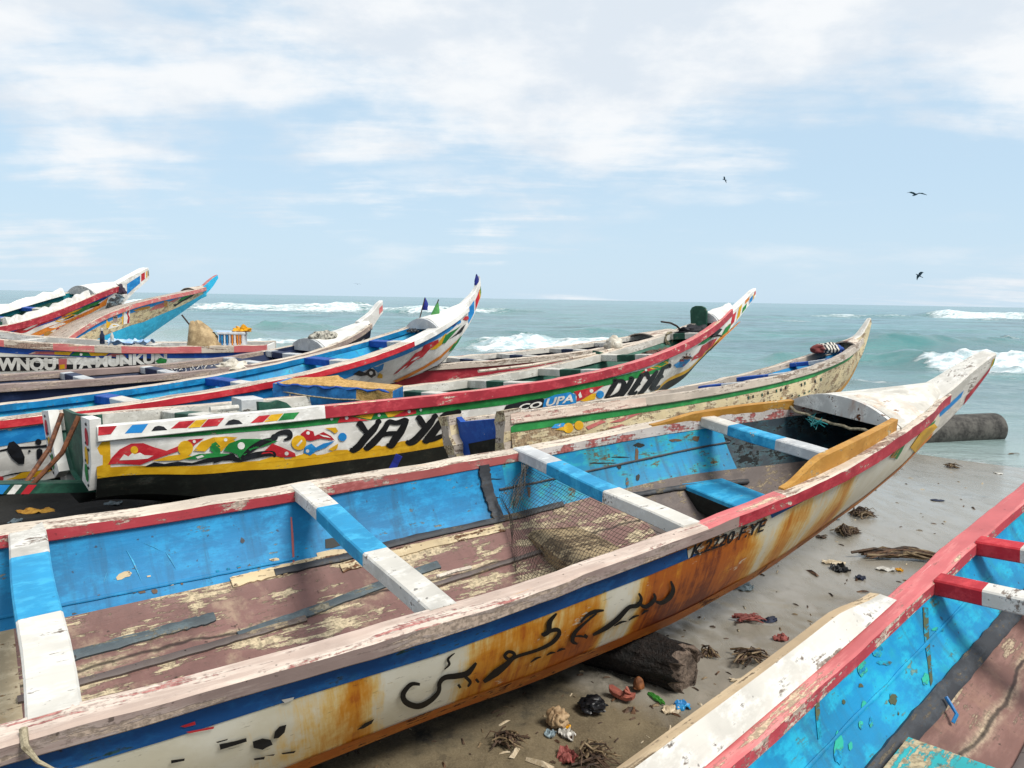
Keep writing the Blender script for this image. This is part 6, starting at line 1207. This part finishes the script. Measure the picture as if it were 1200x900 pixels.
def bottle(px, h, mat, cap, label):
    c = lb(px, -.35); k = np.linalg.norm(c-CAM)/900; e = bpy.data.objects.new('bottle', None); COL.objects.link(e); e.location = c; e['label'] = label; e['category'] = 'bottle'; e['group'] = 'bottles on the lettered boat'; H = h*k
    def lathe(pr, m, nm):
        g = MB(); g.loft([[np.array([r*math.cos(a), r*math.sin(a), z]) for a in np.linspace(0, 6.283, 13)[:-1]] for r, z in pr], m); g.build(nm, e, 40)
    r = .15*H; lathe([(r*.9, 0), (r, .03*H), (r, .55*H), (r*.5, .72*H), (r*.42, .85*H)], mat, 'body'); lathe([(r*.5, .85*H), (r*.5, 1.*H), (r*.3, 1.01*H)], cap, 'cap')
bottle((120, 403), 16, T['glass'], T['whitep'], 'dark glass bottle with pale cap on the lettered pirogue'); bottle((131.5, 400), 11, T['whitep'], T['whitep'], 'small white bottle right of the dark bottle')
sheet('plastic_sheet', lb((152, 402), -.2), .62, .5, T['lblue'], 51, 'pale blue plastic sheet spread beside the two bottles', 'plastic sheet', .06, .1, curl=.02)
lump('cloth', RB.W((2.0, -.62, -.62)), (.9, .4, .5), T['magenta'], 52, 'magenta cloth below the red railed bow at far left', 'cloth', .3, 2.)
# at the red railed bow
B = RB; sheet('plastic_sheet', B.W((3.3, -.50, -.28)), 1.0, .5, T['greyplas'], 53, 'grey white plastic sheet hanging from the red railed bow', 'plastic sheet', .1, -.5, tilt=(1.2, -.35)); lump('fender_bag', B.W((2.9, -.55, -.66)), (.34, .3, .42), T['greyplas'], 54, 'grey blue bag hanging low on the red railed bow', 'bag', .25, 1.6); lump('cloth', B.W((4.05, -.10, -.10)), (.42, .36, .52), T['purple'], 55, 'dark purple cloth tied where the white horn meets the red rail', 'cloth', .3, 2.)
for sd, s0_ in ((-1, 1), (1, 2)):
    g = MB(); rr = []
    for i, u in enumerate(np.linspace(-.5 if sd < 0 else -2, 2.5, 18)): 
        hh = .10+.10*abs(math.sin(i*1.3+sd)); b_ = float(B.b(u)); z_ = float(B.z(u)); rr.append([np.array([u, sd*y, z]) for y, z in ((b_-.02, z_), (b_-.06, z_+hh), (b_-.14, z_+hh*.9), (b_-.2, z_-.02))])
    g.loft([[B.W(p) for p in r] for r in rr], M['white_clean']); g.build('plastic_sheet', None, 60, label='white wavy sheeting tucked over the near red rail' if sd < 0 else 'white wavy sheeting tucked over the far rail of the red railed boat', cat='plastic sheet')
# ---- striped cloth in the cream boat
B = CB; N2 = newmat('striped cloth'); tc2 = N2.n('ShaderNodeTexCoord').outputs['Object']; wv = N2.n('ShaderNodeTexWave', inp={'Vector': tc2, 'Scale': 7., 'Distortion': 2.2, 'Detail': 2.}); sx2 = N2.n('ShaderNodeSeparateXYZ', inp={0: tc2}).outputs[0]
col2 = N2.mix(N2.ramp(wv.outputs['Fac'], .45, .55), lin('20252e'), lin('c9c4b8')); col2 = N2.mix(N2.ramp(sx2, .07, .10), col2, lin('21468c')); col2 = N2.mix(N2.ramp(sx2, -.09, -.12), col2, lin('6d2f2c')); N2.out(col2, .85)
o = lump('cloth_bundle', B.W((2.55, .05, float(B.z(2.55))+.03)), (.44, .30, .16), N2.m, 56, 'striped cloth bundle, maroon and blue ended, in the bow of the cream pirogue', 'cloth', .2, 1.7, rz=.15, flat=.6)
# ---- strap on the lower right boat
p = DB.inpt(.12, .97, 1, DBin, .03); g = MB(); g.tube([DB.W(p), DB.W(p+np.array([-.01, -.02, -.02])), DB.W(p+np.array([-.03, -.04, -.03])), DB.W(p+np.array([-.05, -.035, -.05]))], .006, T['bluep'], 6); g.build('cord', None, label='short blue cord knot on the caulking strip of the cyan pirogue', cat='cord')
# ---- birds
def bird_mesh():
    e = bpy.data.objects.new('bird', None); COL.objects.link(e)
    g = MB(); g.loft([[np.array([x, r*math.cos(a), r*.8*math.sin(a)]) for a in np.linspace(0, 6.283, 9)[:-1]] for x, r in ((.30, .005), (.26, .03), (.20, .045), (.10, .065), (-.08, .06), (-.2, .03), (-.34, .035), (-.36, .01))], T['bird']); g.build('body', e, 60)
    for sd in (-1, 1):
        g = MB(); L_ = []
        for y, z, x0, x1 in ((.04, .02, .10, -.10), (.22, .10, .14, -.10), (.40, .12, .10, -.10), (.58, .07, .02, -.10), (.72, .0, -.10, -.14)): L_.append([np.array([x, sd*y, z+dz_]) for x, dz_ in ((x0, 0), ((x0+x1)/2, .012), (x1, 0), ((x0+x1)/2, -.006))])
        g.loft(L_, T['bird']); g.build('wing', e, 60)
    return e
b0_ = bird_mesh(); birds = [((1073, 228), 56, .2, .05, .15, 'largest dark bird gliding with wings spread, high at right'), ((1077, 323), 74, 1.2, .5, -.5, 'dark bird banking low over the horizon at right'), ((849, 210.5), 105, .9, .5, -.3, 'small dark bird high above the green railed bow'), ((419, 333), 150, .0, .1, .0, 'tiny dark bird just over the horizon left of the pennants')]
for i, (px, D, rz, rx, ry, lab) in enumerate(birds):
    if i == 0: o = b0_
    else:
        o = b0_.copy(); COL.objects.link(o)
        for ch in b0_.children: c = ch.copy(); COL.objects.link(c); c.parent = o
    d = ray(px)[0]; o.location = CAM+d/np.linalg.norm(d)*D; o.rotation_euler = (rx, ry, rz+math.pi/2); o['label'] = lab; o['category'] = 'bird'; o['group'] = 'birds over the sea'
